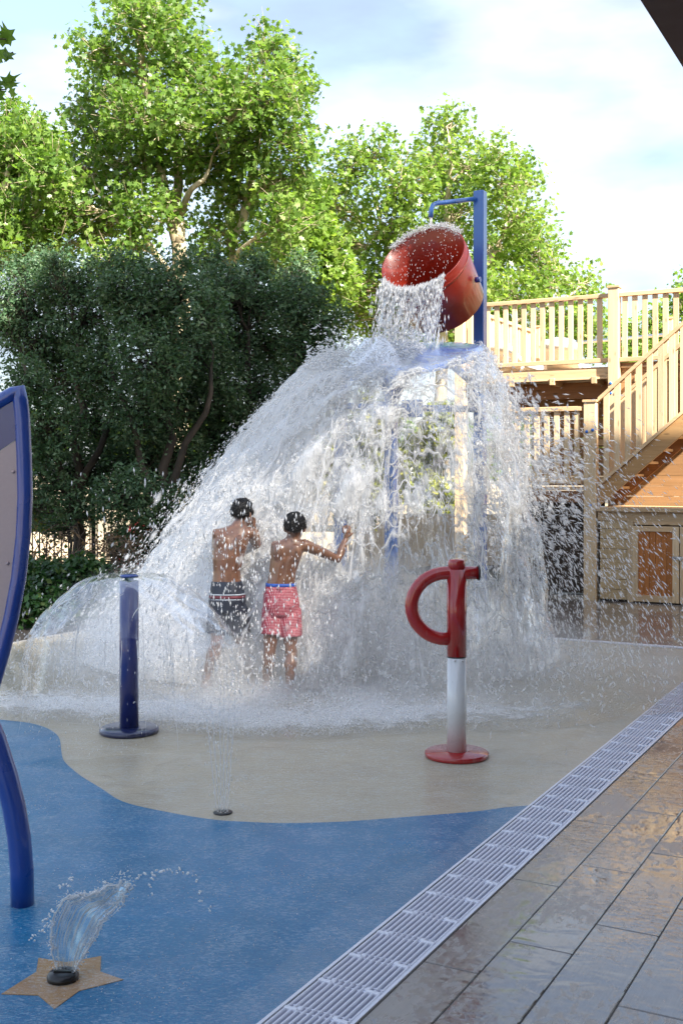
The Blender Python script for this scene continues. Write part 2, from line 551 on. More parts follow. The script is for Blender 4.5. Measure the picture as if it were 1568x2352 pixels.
def white_water(name, alpha, white=0.97, trans=0.4, gloss=0.25, soft=0.0):
    k = NM(name)
    if soft:                                  # a spray clump thins out towards its rim
        lw = k.new('ShaderNodeLayerWeight', {'Blend': 0.5})
        alpha = k.math('MULTIPLY', k.math('POWER', k.math('SUBTRACT', 1.0, lw.outputs['Facing'], clamp=True), soft), alpha)
    d = k.new('ShaderNodeBsdfDiffuse', {'Color': (white, white, white)})
    t = k.new('ShaderNodeBsdfTranslucent', {'Color': (white, white, white)})
    g = k.new('ShaderNodeBsdfGlossy', {'Color': (1, 1, 1), 'Roughness': 0.08})
    m1 = k.new('ShaderNodeMixShader', {'Fac': trans, 1: d.outputs[0], 2: t.outputs[0]})
    m2 = k.new('ShaderNodeMixShader', {'Fac': gloss, 1: m1.outputs[0], 2: g.outputs[0]})
    tr = k.new('ShaderNodeBsdfTransparent')
    m3 = k.new('ShaderNodeMixShader', {'Fac': alpha, 1: tr.outputs[0], 2: m2.outputs[0]})
    return k.done(m3)

M_DROP = white_water('water_drop', 0.72, gloss=0.14)
M_FOAM = white_water('foam_drop', 0.92, 0.99, 0.45, 0.08)
M_SOFT = white_water('spray_clump', 0.75, 0.99, 0.5, 0.04, 1.5)
M_RIB = white_water('soft_rib', 0.62, 0.99, 0.5, 0.05, 1.7)
M_SOFT2 = white_water('thin_spray_clump', 0.45, 0.99, 0.5, 0.04, 1.5)

def sheet_material(name, sx, sy, web, lo, hi, clear=0.0, wmax=0.95, bs=0.8, bd=0.035, base=0.0, gcol=(1, 1, 1), gr=0.06):
    """torn falling sheet: frothy white where the flow is aerated, clear where it is not; follows the flow coordinates of the mesh"""
    k = NM(name)
    uv = k.new('ShaderNodeUVMap', uv_map='flow').outputs[0]
    dens = k.new('ShaderNodeAttribute', attribute_name='dens').outputs['Fac']
    wob = k.noise(k.mapping(uv, (sx * 0.25, sy * 0.35, 1)), 1.0, 3, 0.5)
    uvw = k.new('ShaderNodeVectorMath', {0: k.mapping(uv, (sx, sy, 1)), 1: k.new('ShaderNodeCombineXYZ', {'X': k.math('MULTIPLY', wob, 3.0), 'Y': k.math('MULTIPLY', wob, 2.2), 'Z': 0.0}).outputs[0]}, operation='ADD').outputs[0]
    n1 = k.noise(uvw, 1.0, 5, 0.62, 0.4)
    n2 = k.noise(k.mapping(uv, (sx * 4.5, sy * 2.2, 1)), 1.0, 3, 0.6, 0.3)
    v = k.new('ShaderNodeTexVoronoi', {'Vector': uvw, 'Scale': 0.8}, feature='DISTANCE_TO_EDGE')
    edge = k.ramp(v.outputs['Distance'], [(0.0, 1.0), (0.16, 0.0)])
    f = k.math('ADD', k.math('MULTIPLY', n1, 0.75), k.math('MULTIPLY', n2, 0.35))
    f = k.math('ADD', f, k.math('MULTIPLY', edge, web))
    f = k.math('ADD', f, k.math('MULTIPLY_ADD', dens, 0.85, -0.47))
    a = k.math('MULTIPLY', k.ramp(f, [(lo, 0.0), (hi, 1.0)]), wmax)
    nb = k.bump(k.math('ADD', n1, k.math('MULTIPLY', n2, 0.5)), bs, bd)
    wc = (0.985, 0.988, 0.99)
    d = k.new('ShaderNodeBsdfDiffuse', {'Color': wc, 'Normal': nb})
    t = k.new('ShaderNodeBsdfTranslucent', {'Color': wc, 'Normal': nb})
    m1 = k.new('ShaderNodeMixShader', {'Fac': 0.45, 1: d.outputs[0], 2: t.outputs[0]})
    g = k.new('ShaderNodeBsdfGlossy', {'Color': gcol, 'Roughness': gr, 'Normal': nb})
    m2 = k.new('ShaderNodeMixShader', {'Fac': 0.12, 1: m1.outputs[0], 2: g.outputs[0]})
    tr = k.new('ShaderNodeBsdfTransparent')
    fr = k.new('ShaderNodeFresnel', {'IOR': 1.33, 'Normal': nb})
    clr = k.new('ShaderNodeMixShader', {'Fac': k.math('MULTIPLY_ADD', fr.outputs[0], clear, base), 1: tr.outputs[0], 2: g.outputs[0]})
    m3 = k.new('ShaderNodeMixShader', {'Fac': a, 1: clr.outputs[0], 2: m2.outputs[0]})
    return k.done(m3)

M_SHEET_A = sheet_material('torn_water_sheet', 26, 16, 0.16, 0.50, 0.78, 0.5, 0.92)
M_SHEET_B = sheet_material('webbed_water_sheet', 13, 13.0, 0.40, 0.64, 0.82, 0.7, 0.85)
M_SHEET_C = sheet_material('streaked_water_sheet', 46, 18.0, 0.14, 0.52, 0.78, 0.4)
M_POUR = sheet_material('clear_pouring_sheet', 12, 8, 0.30, 0.62, 0.85, 0.9, 0.7, 0.6, 0.02)
M_BELL = sheet_material('clear_water_bell', 3.0, 2.2, 0.16, 0.70, 1.05, 0.28, 0.5, 0.35, 0.02, 0.02)
M_BELLH = sheet_material('hanging_water_web', 3.5, 2.5, 0.40, 0.66, 0.95, 0.12, 0.6, 0.3, 0.02)
M_FAN = sheet_material('clear_water_fan', 5, 2.0, 0.05, 0.60, 1.0, 0.4, 0.5, 0.25, 0.012, 0.26, (0.62, 0.85, 1.0), 0.22)
M_RUNOFF = sheet_material('drain_runoff', 26, 22, 0.10, 0.56, 0.80, 0.10, 0.5, 0.9, 0.02)
M_FROTH = sheet_material('froth_sheet', 6, 6, 0.05, 0.50, 0.74, 0.4, 0.9, 0.5, 0.015)

def skin_material():
    k = NM('wet_skin')
    o = k.obj()
    c = k.mixc(k.noise(o, 9, 4), (0.125, 0.056, 0.032), (0.235, 0.112, 0.064))
    st = k.ramp(k.noise(k.mapping(o, (60, 60, 14)), 1.0, 2), [(0.55, 0.0), (0.7, 1.0)])
    return k.done(k.bsdf(color=c, rough=0.42, coat=0.9, coat_rough=0.10, normal=k.bump(st, 0.3, 0.004), sub=0.08))

M_SKIN = skin_material()

def hair_material():
    k = NM('wet_black_hair')
    n = k.noise(k.mapping(k.obj(), (80, 80, 25)), 1.0, 3, 0.6, 1.5)
    return k.done(k.bsdf(color=k.mixc(n, (0.004, 0.004, 0.005), (0.02, 0.018, 0.018)), rough=0.35, normal=k.bump(n, 0.9, 0.01)))

M_HAIR = hair_material()
M_NAVYCLOTH = simple('navy_swim_cloth', (0.018, 0.024, 0.042), 0.5, var=0.3, scale=25, bump=0.3)
M_STRIPE_R = simple('dark_red_stripe', (0.16, 0.03, 0.045), 0.6)
M_STRIPE_W = simple('pale_stripe', (0.36, 0.40, 0.46), 0.6)
M_WAIST = simple('blue_waistband', (0.03, 0.10, 0.42), 0.5)

def gingham():
    k = NM('red_gingham')
    s = k.new('ShaderNodeSeparateXYZ', {0: k.obj()})
    def stripe(x):
        return k.math('GREATER_THAN', k.math('SINE', k.math('MULTIPLY', x, 520.0)), 0.0)
    f = k.math('MULTIPLY', k.math('ADD', stripe(k.math('ADD', s.outputs[0], s.outputs[1])), stripe(s.outputs[2])), 0.5)
    c = k.ramp(f, [(0.0, (0.55, 0.36, 0.38)), (0.5, (0.40, 0.06, 0.09)), (1.0, (0.27, 0.012, 0.03))])
    n = k.noise(k.obj(), 14, 4)
    return k.done(k.bsdf(color=c, rough=0.55, normal=k.bump(n, 0.5, 0.03)))

M_GINGHAM = gingham()

def soil_material(name, a, b):
    k = NM(name)
    p = k.pos()
    return k.done(k.bsdf(color=k.mixc(k.noise(p, 6, 6, 0.65), a, b), rough=0.9, normal=k.bump(k.noise(p, 25, 4), 0.6, 0.03)))

M_EARTH = soil_material('dry_earth', (0.20, 0.16, 0.10), (0.34, 0.28, 0.19))
M_MULCH = soil_material('dark_mulch', (0.035, 0.026, 0.02), (0.075, 0.058, 0.042))

# ------------------------------------------------------------------ the ground
g = MB(); g.add([(-600, -200, -0.06), (600, -200, -0.06), (600, 1500, -0.06), (-600, 1500, -0.06)], [(0, 1, 2, 3)])
tag(link('ground', g, M_EARTH), kind='structure', label='dry sunlit earth beyond the splash pad')
mul = MB(); mul.add([W(2, -16, -0.03), W(2, -8.2, -0.03), W(15, -8.2, -0.03), W(15, -16, -0.03)], [(0, 1, 2, 3)])
tag(link('planting_bed', mul, M_MULCH), kind='structure', label='dark mulch bed under the evergreen trees')

A_END, B_L, B_G0, B_G1 = 11.15, -8.2, -1.845, -1.603
pad = MB(); pad.poly([W(-2, B_L), W(-2, B_G0), W(A_END, B_G0), W(A_END, B_L)], -0.10, 0.0)
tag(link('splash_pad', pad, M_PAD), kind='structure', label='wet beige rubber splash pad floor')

bnd = [(0, 1654), (64, 1661), (102, 1671), (126, 1684), (138, 1700), (141, 1724), (146, 1746), (160, 1762), (187, 1784), (234, 1813), (281, 1842), (360, 1862),
       (480, 1883), (560, 1889), (650, 1892), (784, 1889), (934, 1878), (1084, 1866), (1159, 1856)]
bp = [G(*q) for q in bnd]
# smooth the outline
sm = []
for i in range(len(bp) - 1):
    p0, p1, p2, p3 = bp[max(i - 1, 0)], bp[i], bp[i + 1], bp[min(i + 2, len(bp) - 1)]
    for t in (0, .25, .5, .75):
        sm.append(0.5 * ((2 * p1) + (-p0 + p2) * t + (2 * p0 - 5 * p1 + 4 * p2 - p3) * t * t + (-p0 + 3 * p1 - 3 * p2 + p3) * t ** 3))
sm.append(bp[-1])
aend = AB(G(1214, 1850))[0]
outl = [W(-1.9, -7.9)] + [Vector((-4.5, 7.6, 0)), Vector((-3.2, 7.75, 0))] + sm + [W(aend, B_G0), W(-1.9, B_G0)]
bl = MB(); bl.poly(outl, -0.02, 0.004)
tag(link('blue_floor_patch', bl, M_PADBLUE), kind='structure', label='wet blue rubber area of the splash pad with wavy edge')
star = [(4, 2284), (84, 2233), (89, 2201), (152, 2211), (233, 2197), (231, 2233), (284, 2251), (182, 2277), (126, 2318), (88, 2287)]
stm = MB(); stm.poly([G(*q, 0.004) for q in reversed(star)], 0.0, 0.0062)
tag(link('star_floor_motif', stm, M_STAR), kind='structure', label='sand coloured star set in the blue rubber floor')

# ------------------------------------------------------------------ the drain
drain = empty('drain_channel', W(2.4, (B_G0 + B_G1) / 2), -PHI, 'long white slotted drain between the wet pad and the brown tiles', 'drain')
hw = (B_G1 - B_G0) / 2
PL = 0.2215
NP = 60
ch = MB()
ch.box(-hw - 0.012, -hw, 0, NP * PL, -0.12, 0.006); ch.box(hw, hw + 0.012, 0, NP * PL, -0.12, 0.006)
link('channel_rim', ch, M_GRATE, drain)
ch = MB(); ch.box(-hw, hw, 0, NP * PL, -0.12, -0.07)
link('channel_floor', ch, M_BLACK, drain)
gp = MB()
nb_ = 10
pitch = (2 * hw - 0.02) / nb_
for i in range(nb_ + 1):
    x = -hw + 0.01 + i * pitch
    r = 0.0058
    pts = [(x, 0.008, 0.0), (x, PL - 0.008, 0.0)]
    z0 = -0.03
    gp.add([(x - r, .002, z0), (x + r, .002, z0), (x + r, PL - .002, z0), (x - r, PL - .002, z0), (x - r, .002, 0.002), (x + r, .002, 0.002), (x + r, PL - .002, 0.002), (x - r, PL - .002, 0.002),
            (x - r * .4, .002, 0.005), (x + r * .4, .002, 0.005), (x + r * .4, PL - .002, 0.005), (x - r * .4, PL - .002, 0.005)],
           [(0, 1, 5, 4), (1, 2, 6, 5), (2, 3, 7, 6), (3, 0, 4, 7), (4, 5, 9, 8), (5, 6, 10, 9), (6, 7, 11, 10), (7, 4, 8, 11), (8, 9, 10, 11)])
gp.box(-hw + .004, hw - .004, 0.012, 0.020, -0.034, -0.001)
gp.box(-hw + .004, hw - .004, PL - 0.022, PL - 0.014, -0.034, -0.001)
for s in (-1, 1):
    gp.bbox(min(s * hw * .96, s * hw * .55), max(s * hw * .96, s * hw * .55), PL - 0.027, PL - 0.013, -0.01, 0.0085, 0.003)
    gp.bbox(min(s * hw * .62, s * hw * .45), max(s * hw * .62, s * hw * .45), PL - 0.019, PL - 0.002, -0.01, 0.0085, 0.003)
gme = gp.mesh('grate_panel')
gme.materials.append(M_GRATE)
for i in range(NP):
    link('grate_panel', gme, None, drain, (0, i * PL, random.uniform(-0.001, 0.001)))

# white strip that ends the pad in front of the terrace
strip = MB(); strip.bbox(B_L, B_G0 - 0.02, 0, 0.075, -0.1, 0.012, 0.004)
tag(link('edge_strip', strip, M_GRATE, None, W(A_END, 0), (0, 0, -PHI)), kind='structure', label='white edging strip across the back of the pad')
st2 = MB(); st2.bbox(B_L - 0.06, B_L, -2, A_END, -0.1, 0.006, 0.004)
tag(link('edge_strip', st2, M_CONCRETE, None, W(0, 0), (0, 0, -PHI)), kind='structure', label='concrete edge along the left side of the pad')

# ------------------------------------------------------------------ tiles
floor = empty('tiled_floor', W(2, -1.58), -PHI, 'brown wood look tiles wet beside the white drain', None, None, 'structure')
TW, TL, GAP = 0.2365, 0.905, 0.005
tm = MB(); tm.bbox(GAP / 2, TW - GAP / 2, GAP / 2, TL - GAP / 2, -0.012, 0.0, 0.003)
tme = tm.mesh('tile'); tme.materials.append(M_TILE)
offs = [0.852, 0.245, 0.547, 0.848]
row_b0 = -1.6215
for r in range(13):
    off = offs[r % 4] if r < 4 else (0.852 + 0.302 * r) % TL
    b = row_b0 + r * TW
    for q in range(0, 14):
        a = off + TL * q + 0.905
        if a + TL > 11.2 + TL or (r > 8 and q > 9): continue
        cut = None
        o = link('tile', tme, None, floor, (b + 1.58, a - 2, random.uniform(-0.0008, 0.0008)))
        if r == 0:
            o.scale = (0.204 / TW, 1, 1); o.location.x = -0.0095
gb = MB(); gb.box(-0.01, 6, -2.5, 12, -0.2, -0.004)
link('grout_bed', gb, M_GROUT, floor)

back = empty('back_terrace', W(A_END + 0.08, B_L), -PHI, 'flooded brown tiled terrace in front of the timber storage doors', None, None, 'structure')
tm = MB(); tm.bbox(GAP / 2, 0.9 - GAP / 2, GAP / 2, 0.6 - GAP / 2, -0.012, 0.0, 0.002)
tmb = tm.mesh('tile'); tmb.materials.append(M_TILE_BACK)
for i in range(8):
    for j in range(7):
        link('tile', tmb, None, back, (0.9 * i + (0.45 if j % 2 else 0), 0.6 * j, random.uniform(-0.0008, 0.0008)))
gb = MB(); gb.box(-0.2, 12, 0.0, 12, -0.2, -0.004)
link('grout_bed', gb, M_GROUT, back)

# ------------------------------------------------------------------ red cannon post
rp = G(1048, 1737)
S = 4352 / rp.y / FD * 0 + FD / rp.y       # pixels per metre at the post
red = empty('water_cannon', rp, 0, 'red and white post with a curved red handle on round red base', 'water toy')
m = MB(); m.lathe([(0.185, 0.0), (0.193, 0.004), (0.193, 0.024), (0.186, 0.031), (0.06, 0.033), (0.058, 0.034)], 48)
link('base_plate', m, M_RED, red)
m = MB(); m.lathe([(0.0585, 0.031), (0.0585, 0.602)], 32)
link('white_sleeve', m, M_WHITE, red)
m = MB(); m.lathe([(0.0592, 0.598), (0.0592, 0.606)], 32)
link('seam_ring', m, M_BLACK, red)
m = MB(); m.lathe([(0.0596, 0.606), (0.0596, 1.13)], 32)
link('red_post', m, M_RED, red)
m = MB(); m.lathe([(0.052, 1.12), (0.052, 1.172), (0.047, 1.185), (0.036, 1.190), (0.012, 1.191)], 32)
link('top_cap', m, M_RED, red)
hz, hr = 1.107, 0.0405
path = [Vector((0.128, 0, hz)), Vector((0.05, 0, hz)), Vector((-0.06, 0, hz))]
for i in range(1, 19):
    t = PI / 2 + PI * i / 18
    path.append(Vector((-0.06 + 0.212 * math.cos(t) * (1.0 if i < 12 else 1.0), 0, hz - 0.2 + 0.2 * math.sin(t))))
path[-1] = Vector((-0.035, 0, hz - 0.4))
m = MB(); m.tube(path, hr, 20)
link('handle', m, M_RED, red)
m = MB(); m.tube([(0.128, 0, hz), (0.138, 0, hz)], 0.046, 24)
mo = link('muzzle_ring', m, M_BLACK, red)
m = MB(); m.tube([(0.137, 0, hz), (0.1405, 0, hz)], 0.037, 20)
link('muzzle_lens', m, M_STEEL, red)
for an in (-105, -60, 190, 60):
    a = math.radians(an)
    m = MB(); m.ball((0.0585 * math.cos(a), 0.0585 * math.sin(a), 0.585), 0.0065, 8, 5)
    link('screw', m, M_STEEL, red)

# ------------------------------------------------------------------ blue bell post
bpz = G(297, 1682)
blu = empty('water_bell_post', bpz, 0, 'short dark blue post under a clear dome of water', 'water toy')
m = MB(); m.lathe([(0.185, 0.0), (0.194, 0.005), (0.194, 0.026), (0.18, 0.036), (0.065, 0.04)], 40)
link('base_plate', m, M_NAVY, blu)
m = MB(); m.lathe([(0.0625, 0.03), (0.0625, 1.0)], 32)
link('post', m, M_BLUE_D, blu)
m = MB(); m.lathe([(0.03, 1.0), (0.03, 1.02), (0.060, 1.022), (0.062, 1.032), (0.055, 1.040), (0.02, 1.044)], 32)
link('cap', m, M_BLUE, blu)

# ------------------------------------------------------------------ blue petal panel at the left
def px4(x, y, Y=4.55):
    return P(x, y, Y)
pan = empty('play_panel', (-1.55, 4.6, 0), 0, 'tall blue framed play panel with pinkish grey face at the left edge', 'play panel')
def rel(v): return v - Vector((-1.55, 4.6, 0))
right = [(45, 897), (52, 960), (56, 1050), (58, 1140), (54, 1230), (43, 1330), (26, 1420), (6, 1500), (-18, 1580), (-50, 1660)]
leftp = [(-118, 1600), (-150, 1480), (-170, 1340), (-178, 1200), (-172, 1080), (-150, 1000)]
top = [(-100, 975), (-40, 948), (8, 918)]
loop = right + leftp + top
dense = []
nL = len(loop)
for i in range(nL):
    a, b = Vector(loop[i]), Vector(loop[(i + 1) % nL])
    for t in (0, 0.34, 0.67):
        dense.append(a.lerp(b, t))
m = MB(); m.tube([rel(px4(p.x, p.y)) for p in dense], 0.031, 14, closed=True)
link('rim', m, M_BLUE, pan)
def slab(poly, y0, y1):
    mb = MB()
    f = [rel(px4(*p)) for p in poly]
    n = len(f)
    vs = [(p.x, y0, p.z) for p in f] + [(p.x, y1, p.z) for p in f]
    mb.add(vs, [tuple(range(n)), tuple(reversed(range(n, 2 * n)))] + [(i, i + n, (i + 1) % n + n, (i + 1) % n) for i in range(n)])
    return mb
up = [(-172, 1120), (-60, 1075), (36, 1012), (52, 985), (45, 900), (8, 920), (-40, 950), (-100, 977), (-150, 1002), (-170, 1060)]
lo_ = [(-172, 1122), (-60, 1077), (36, 1014), (54, 1010), (56, 1050), (58, 1140), (54, 1230), (43, 1330), (26, 1420), (6, 1500), (-18, 1580), (-50, 1660), (-118, 1600), (-150, 1480), (-170, 1340), (-176, 1200)]
link('upper_face', slab(up, -0.062, -0.038), M_BLUE_D, pan)
link('lower_face', slab(lo_, -0.060, -0.040), M_PINKGREY, pan)
for q in ((33, 1083), (20, 1293), (-120, 1180), (-110, 1420)):
    c = rel(px4(*q))
    m = MB(); m.ball((c.x, -0.062, c.z), (0.0075, 0.006, 0.0075), 10, 6)
    link('bolt', m, M_PINKGREY, pan)
pth = [rel(P(x, y, 4.40)) for x, y in ((52, 2082), (51, 2000), (44, 1920), (32, 1850), (14, 1780), (-12, 1700), (-46, 1620), (-60, 1560))]
pth[0].z = 0.0
m = MB(); m.tube(pth, 0.046, 18)
link('support_pole', m, M_BLUE, pan)

# ------------------------------------------------------------------ floor nozzles
nz = empty('floor_nozzle', G(145, 2248, 0.008), 0, 'black oval fan nozzle in the middle of the sand coloured star', 'nozzle', 'black water nozzles in the floor')
m = MB(); m.lathe([(0.052, 0.0), (0.053, 0.012), (0.046, 0.022), (0.015, 0.024)], 28)
link('nozzle_body', m, M_BLACK, nz)
m = MB(); m.box(-0.03, 0.03, -0.006, 0.006, 0.02, 0.028)
link('nozzle_slot', m, M_BLACK, nz)
nz2 = empty('floor_nozzle', G(512, 1867), 0, 'flat round black nozzle in the beige floor near the blue edge', 'nozzle', 'black water nozzles in the floor')
m = MB(); m.lathe([(0.047, 0.0), (0.049, 0.004), (0.045, 0.007), (0.015, 0.007)], 28)
link('nozzle_body', m, M_BLACK, nz2)
for k_ in range(7):
    a = 2 * PI * k_ / 7
    m = MB(); m.lathe([(0.005, 0.006), (0.005, 0.010)], 8, (0.026 * math.cos(a), 0.026 * math.sin(a), 0))
    link('jet_hole', m, M_STEEL, nz2)

# ------------------------------------------------------------------ bucket tower
TP = G(1102, 1470)
tow = empty('tipping_bucket_tower', TP, -PHI, 'tall blue square post with feed pipe and sloping blue splash roof on blue legs', 'water tower')
RT = Matrix.Rotation(PHI, 4, 'Z')
def tl(v):                                   # world -> tower local
    return RT @ (Vector(v) - TP)
m = MB(); m.bbox(-0.055, 0.055, -0.055, 0.055, 0, 4.61, 0.006)
link('tall_post', m, M_BLUE_P, tow)
m = MB(); m.bbox(-0.14, 0.14, -0.14, 0.14, 0, 0.025, 0.006)
link('foot_plate', m, M_NAVY, tow)
arm = [P(1089, 457, 11.4), P(1040, 463, 11.3), P(1003, 467, 11.2), P(994, 471, 11.18), P(990, 480, 11.17), P(989, 500, 11.17)]
m = MB(); m.tube([tl(p) for p in arm], 0.024, 14)
link('feed_pipe', m, M_BLUE_P, tow)
m = MB(); m.tube([tl(P(1086, 647, 11.38)), tl(P(1068, 646, 11.2))], 0.03, 12)
m.tube([tl(P(1094, 672, 11.42)), tl(P(1076, 650, 11.3))], 0.02, 10)
link('pivot_bracket', m, M_BLUE_D, tow)
m = MB(); mm = tl(P(1100, 928, 11.4)); m.bbox(mm.x - 0.11, mm.x + 0.02, -0.07, 0.07, mm.z - 0.03, mm.z + 0.03)
link('collar', m, M_BLUE_D, tow)
m = MB(); m.tube([tl(P(782, 932, 12.05)), tl(P(898, 936, 11.55)), tl(P(1096, 940, 11.42))], 0.035, 10)
link('cross_bar', m, M_BLUE_P, tow)
for q in ((P(880, 925, 11.5), P(874, 960, 11.5)), (P(948, 915, 11.45), P(944, 962, 11.45))):
    m = MB(); c_ = tl((q[0] + q[1]) / 2); m.bbox(c_.x - 0.11, c_.x + 0.11, c_.y - 0.02, c_.y + 0.02, c_.z - 0.09, c_.z + 0.09)
    link('bracket_plate', m, M_BLUE_P, tow)
RC = Vector((0.5, 10.3, 2.77))
def roof_z(dx, dy): return RC.z + 0.13 * dx + 0.26 * dy
m = MB()
nn = 48
vs, fs = [], []
for zz, rr in ((0.045, 0.02), (0.03, 0.5), (0.0, 0.8), (-0.03, 0.8), (-0.03, 0.02)):
    for k_ in range(nn):
        a = 2 * PI * k_ / nn
        dx, dy = rr * math.cos(a), rr * math.sin(a)
        vs.append(tl(Vector((RC.x + dx, RC.y + dy, roof_z(dx, dy) + zz))))
for i in range(4):
    for k_ in range(nn):
        k2 = (k_ + 1) % nn
        fs.append((i * nn + k_, i * nn + k2, (i + 1) * nn + k2, (i + 1) * nn + k_))
m.add(vs, fs, True)
link('splash_roof', m, M_ROOFBLUE, tow)
for q in (G(898, 1464), G(782, 1449)):
    l = tl(q)
    m = MB(); m.bbox(l.x - 0.055, l.x + 0.055, l.y - 0.055, l.y + 0.055, 0, 2.74, 0.005)
    link('roof_leg', m, M_BLUE_P, tow)
    m = MB(); m.lathe([(0.17, 0.0), (0.17, 0.03), (0.1, 0.06)], 24, (l.x, l.y, 0))
    link('leg_foot', m, M_BLUE_D, tow)
for q in ((Vector((0.35, 10.7, 2.74)), Vector((0.5, 11.5, 2.45))), (Vector((0.68, 10.7, 2.78)), Vector((0.54, 11.5, 2.45))), (Vector((1.0, 10.9, 2.85)), Vector((1.38, 11.4, 2.6)))):
    m = MB(); m.tube([tl(q[0]), tl(q[1])], 0.04, 8)
    link('roof_strut', m, M_BLUE_P, tow)

# bucket: an open cylinder hung on the post, tipping towards the lower left
O = Vector((-0.41, -0.70, 0.605)).normalized()
RIMC = P(970, 592, 10.75)
ux = O.cross(Vector((0, 0, 1))).normalized(); uy = O.cross(ux).normalized()
bk = empty('tipping_bucket', RIMC - O * 0.3, 0, 'red round bucket tipped over pouring water onto the blue roof', 'bucket')
def cyl(rad_list, n=56):
    mb = MB(); vs, fs = [], []
    for (r, h) in rad_list:
        for k_ in range(n):
            a = 2 * PI * k_ / n
            vs.append(O * (h - 0.32) + ux * (r * math.cos(a)) + uy * (r * math.sin(a)))
    for i in range(len(rad_list) - 1):
        for k_ in range(n):
            k2 = (k_ + 1) % n
            fs.append((i * n + k_, i * n + k2, (i + 1) * n + k2, (i + 1) * n + k_))
    mb.add(vs, fs, True)
    return mb, n
mb, n_ = cyl([(0.395, 0.0), (0.42, 0.62), (0.426, 0.62), (0.43, 0.615), (0.405, -0.012), (0.02, -0.014)])
link('bucket_shell', mb, M_BUCKET, bk)
mb, n_ = cyl([(0.396, 0.004), (0.02, 0.002)])
link('bucket_bottom', mb, M_BUCKET, bk)
mb, n_ = cyl([(0.426, 0.50), (0.431, 0.50), (0.434, 0.53), (0.429, 0.53)])
link('bucket_band', mb, M_BUCKET, bk)
for s in (1, -1):
    d = ux * (0.43 * s)
    m = MB(); m.tube([d - O * 0.05, d * 1.12 - O * 0.05], 0.028, 12)
    link('pivot_pin', m, M_BLUE_D, bk)

# ------------------------------------------------------------------ timber deck, stairs, landing, storage
def piece(name, dims, mat, parent, loc, rot=None, cache={}):
    key = (name, tuple(round(d, 4) for d in dims), mat.name)
    if key not in cache:
        x, y, z = dims
        mb = MB(); mb.bbox(-x / 2, x / 2, -y / 2, y / 2, -z / 2, z / 2, min(0.006, min(dims) * 0.12))
        me = mb.mesh(name); me.materials.append(mat)
        cache[key] = me
    return link(name, cache[key], None, parent, loc, rot)

def bolts(parent, pts):
    for p in pts:
        m = MB(); m.ball((0, 0, 0), (0.022, 0.014, 0.022), 10, 6)
        link('bolt_cap', m, M_BOLTBLUE, parent, p)

BP = -4.10                                   # the deck post and the newel stand on this line
DA = 15.9                                    # front of the deck
deck = empty('timber_deck', W(DA, BP), -PHI, 'raised pale timber deck with baluster railing above the storage doors', 'deck')
B0 = -6.5 - BP
B1 = 4.0
DZ = 3.25
# local x = b - BP, y = a - DA
for i in range(28):
    piece('deck_board', (abs(B0) + B1, 0.135, 0.028), M_WX, deck, ((B0 + B1) / 2, 0.08 + 0.14 * i, DZ - 0.014))
piece('fascia_board', (abs(B0) - 0.1, 0.03, 0.11), M_WX, deck, (B0 / 2, -0.005, DZ - 0.085))
piece('edge_board', (abs(B0) - 0.05, 0.07, 0.03), M_WX, deck, (B0 / 2, -0.01, DZ - 0.16))
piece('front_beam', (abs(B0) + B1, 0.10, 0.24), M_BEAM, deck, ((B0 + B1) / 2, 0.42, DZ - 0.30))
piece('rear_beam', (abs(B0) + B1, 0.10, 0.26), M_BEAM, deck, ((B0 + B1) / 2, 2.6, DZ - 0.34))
for i in range(11):
    x = B0 + 0.25 + i * 0.62
    piece('joist', (0.075, 3.85, 0.10), M_WY, deck, (x, 1.9 - 0.04, DZ - 0.081 - 0.105))
for x, y in ((0, 0), (B0 + 0.05, 0.0), (B0 + 0.05, 3.6), (B1, 0), (0, 3.6)):
    hgt = 4.36
    piece('deck_post', (0.15, 0.15, hgt), M_WZ, deck, (x, y - (0.03 if y == 0 else 0), hgt / 2))
    piece('post_cap', (0.18, 0.18, 0.03), M_WX, deck, (x, y - (0.03 if y == 0 else 0), hgt + 0.016))
for x0, x1 in ((B0 + 0.125, -0.075), (0.075, B1 - 0.075)):
    L = x1 - x0
    piece('top_rail', (L, 0.10, 0.055), M_WX, deck, ((x0 + x1) / 2, -0.01, 4.265))
    piece('bottom_rail', (L, 0.08, 0.06), M_WX, deck, ((x0 + x1) / 2, -0.01, 3.34))
    nB = int(L / 0.142)
    for i in range(nB):
        x = x0 + 0.07 + i * 0.142
        piece('baluster', (0.075, 0.032, 0.866), M_WZ, deck, (x, -0.01 + random.uniform(-.003, .003), 3.804), (0, random.uniform(-.006, .006), 0))
# railing returning along the left end, and along the back
piece('top_rail', (0.10, 3.3, 0.055), M_WY, deck, (B0 + 0.05, 1.8, 4.265))
piece('bottom_rail', (0.08, 3.3, 0.06), M_WY, deck, (B0 + 0.05, 1.8, 3.34))
for i in range(23):
    piece('baluster', (0.032, 0.075, 0.866), M_WZ, deck, (B0 + 0.05, 0.2 + 0.142 * i, 3.804))
bolts(deck, [(-0.035, -0.108, 3.0), (0.04, -0.108, 3.0), (-0.035, -0.108, 2.86), (0.04, -0.108, 2.86)])

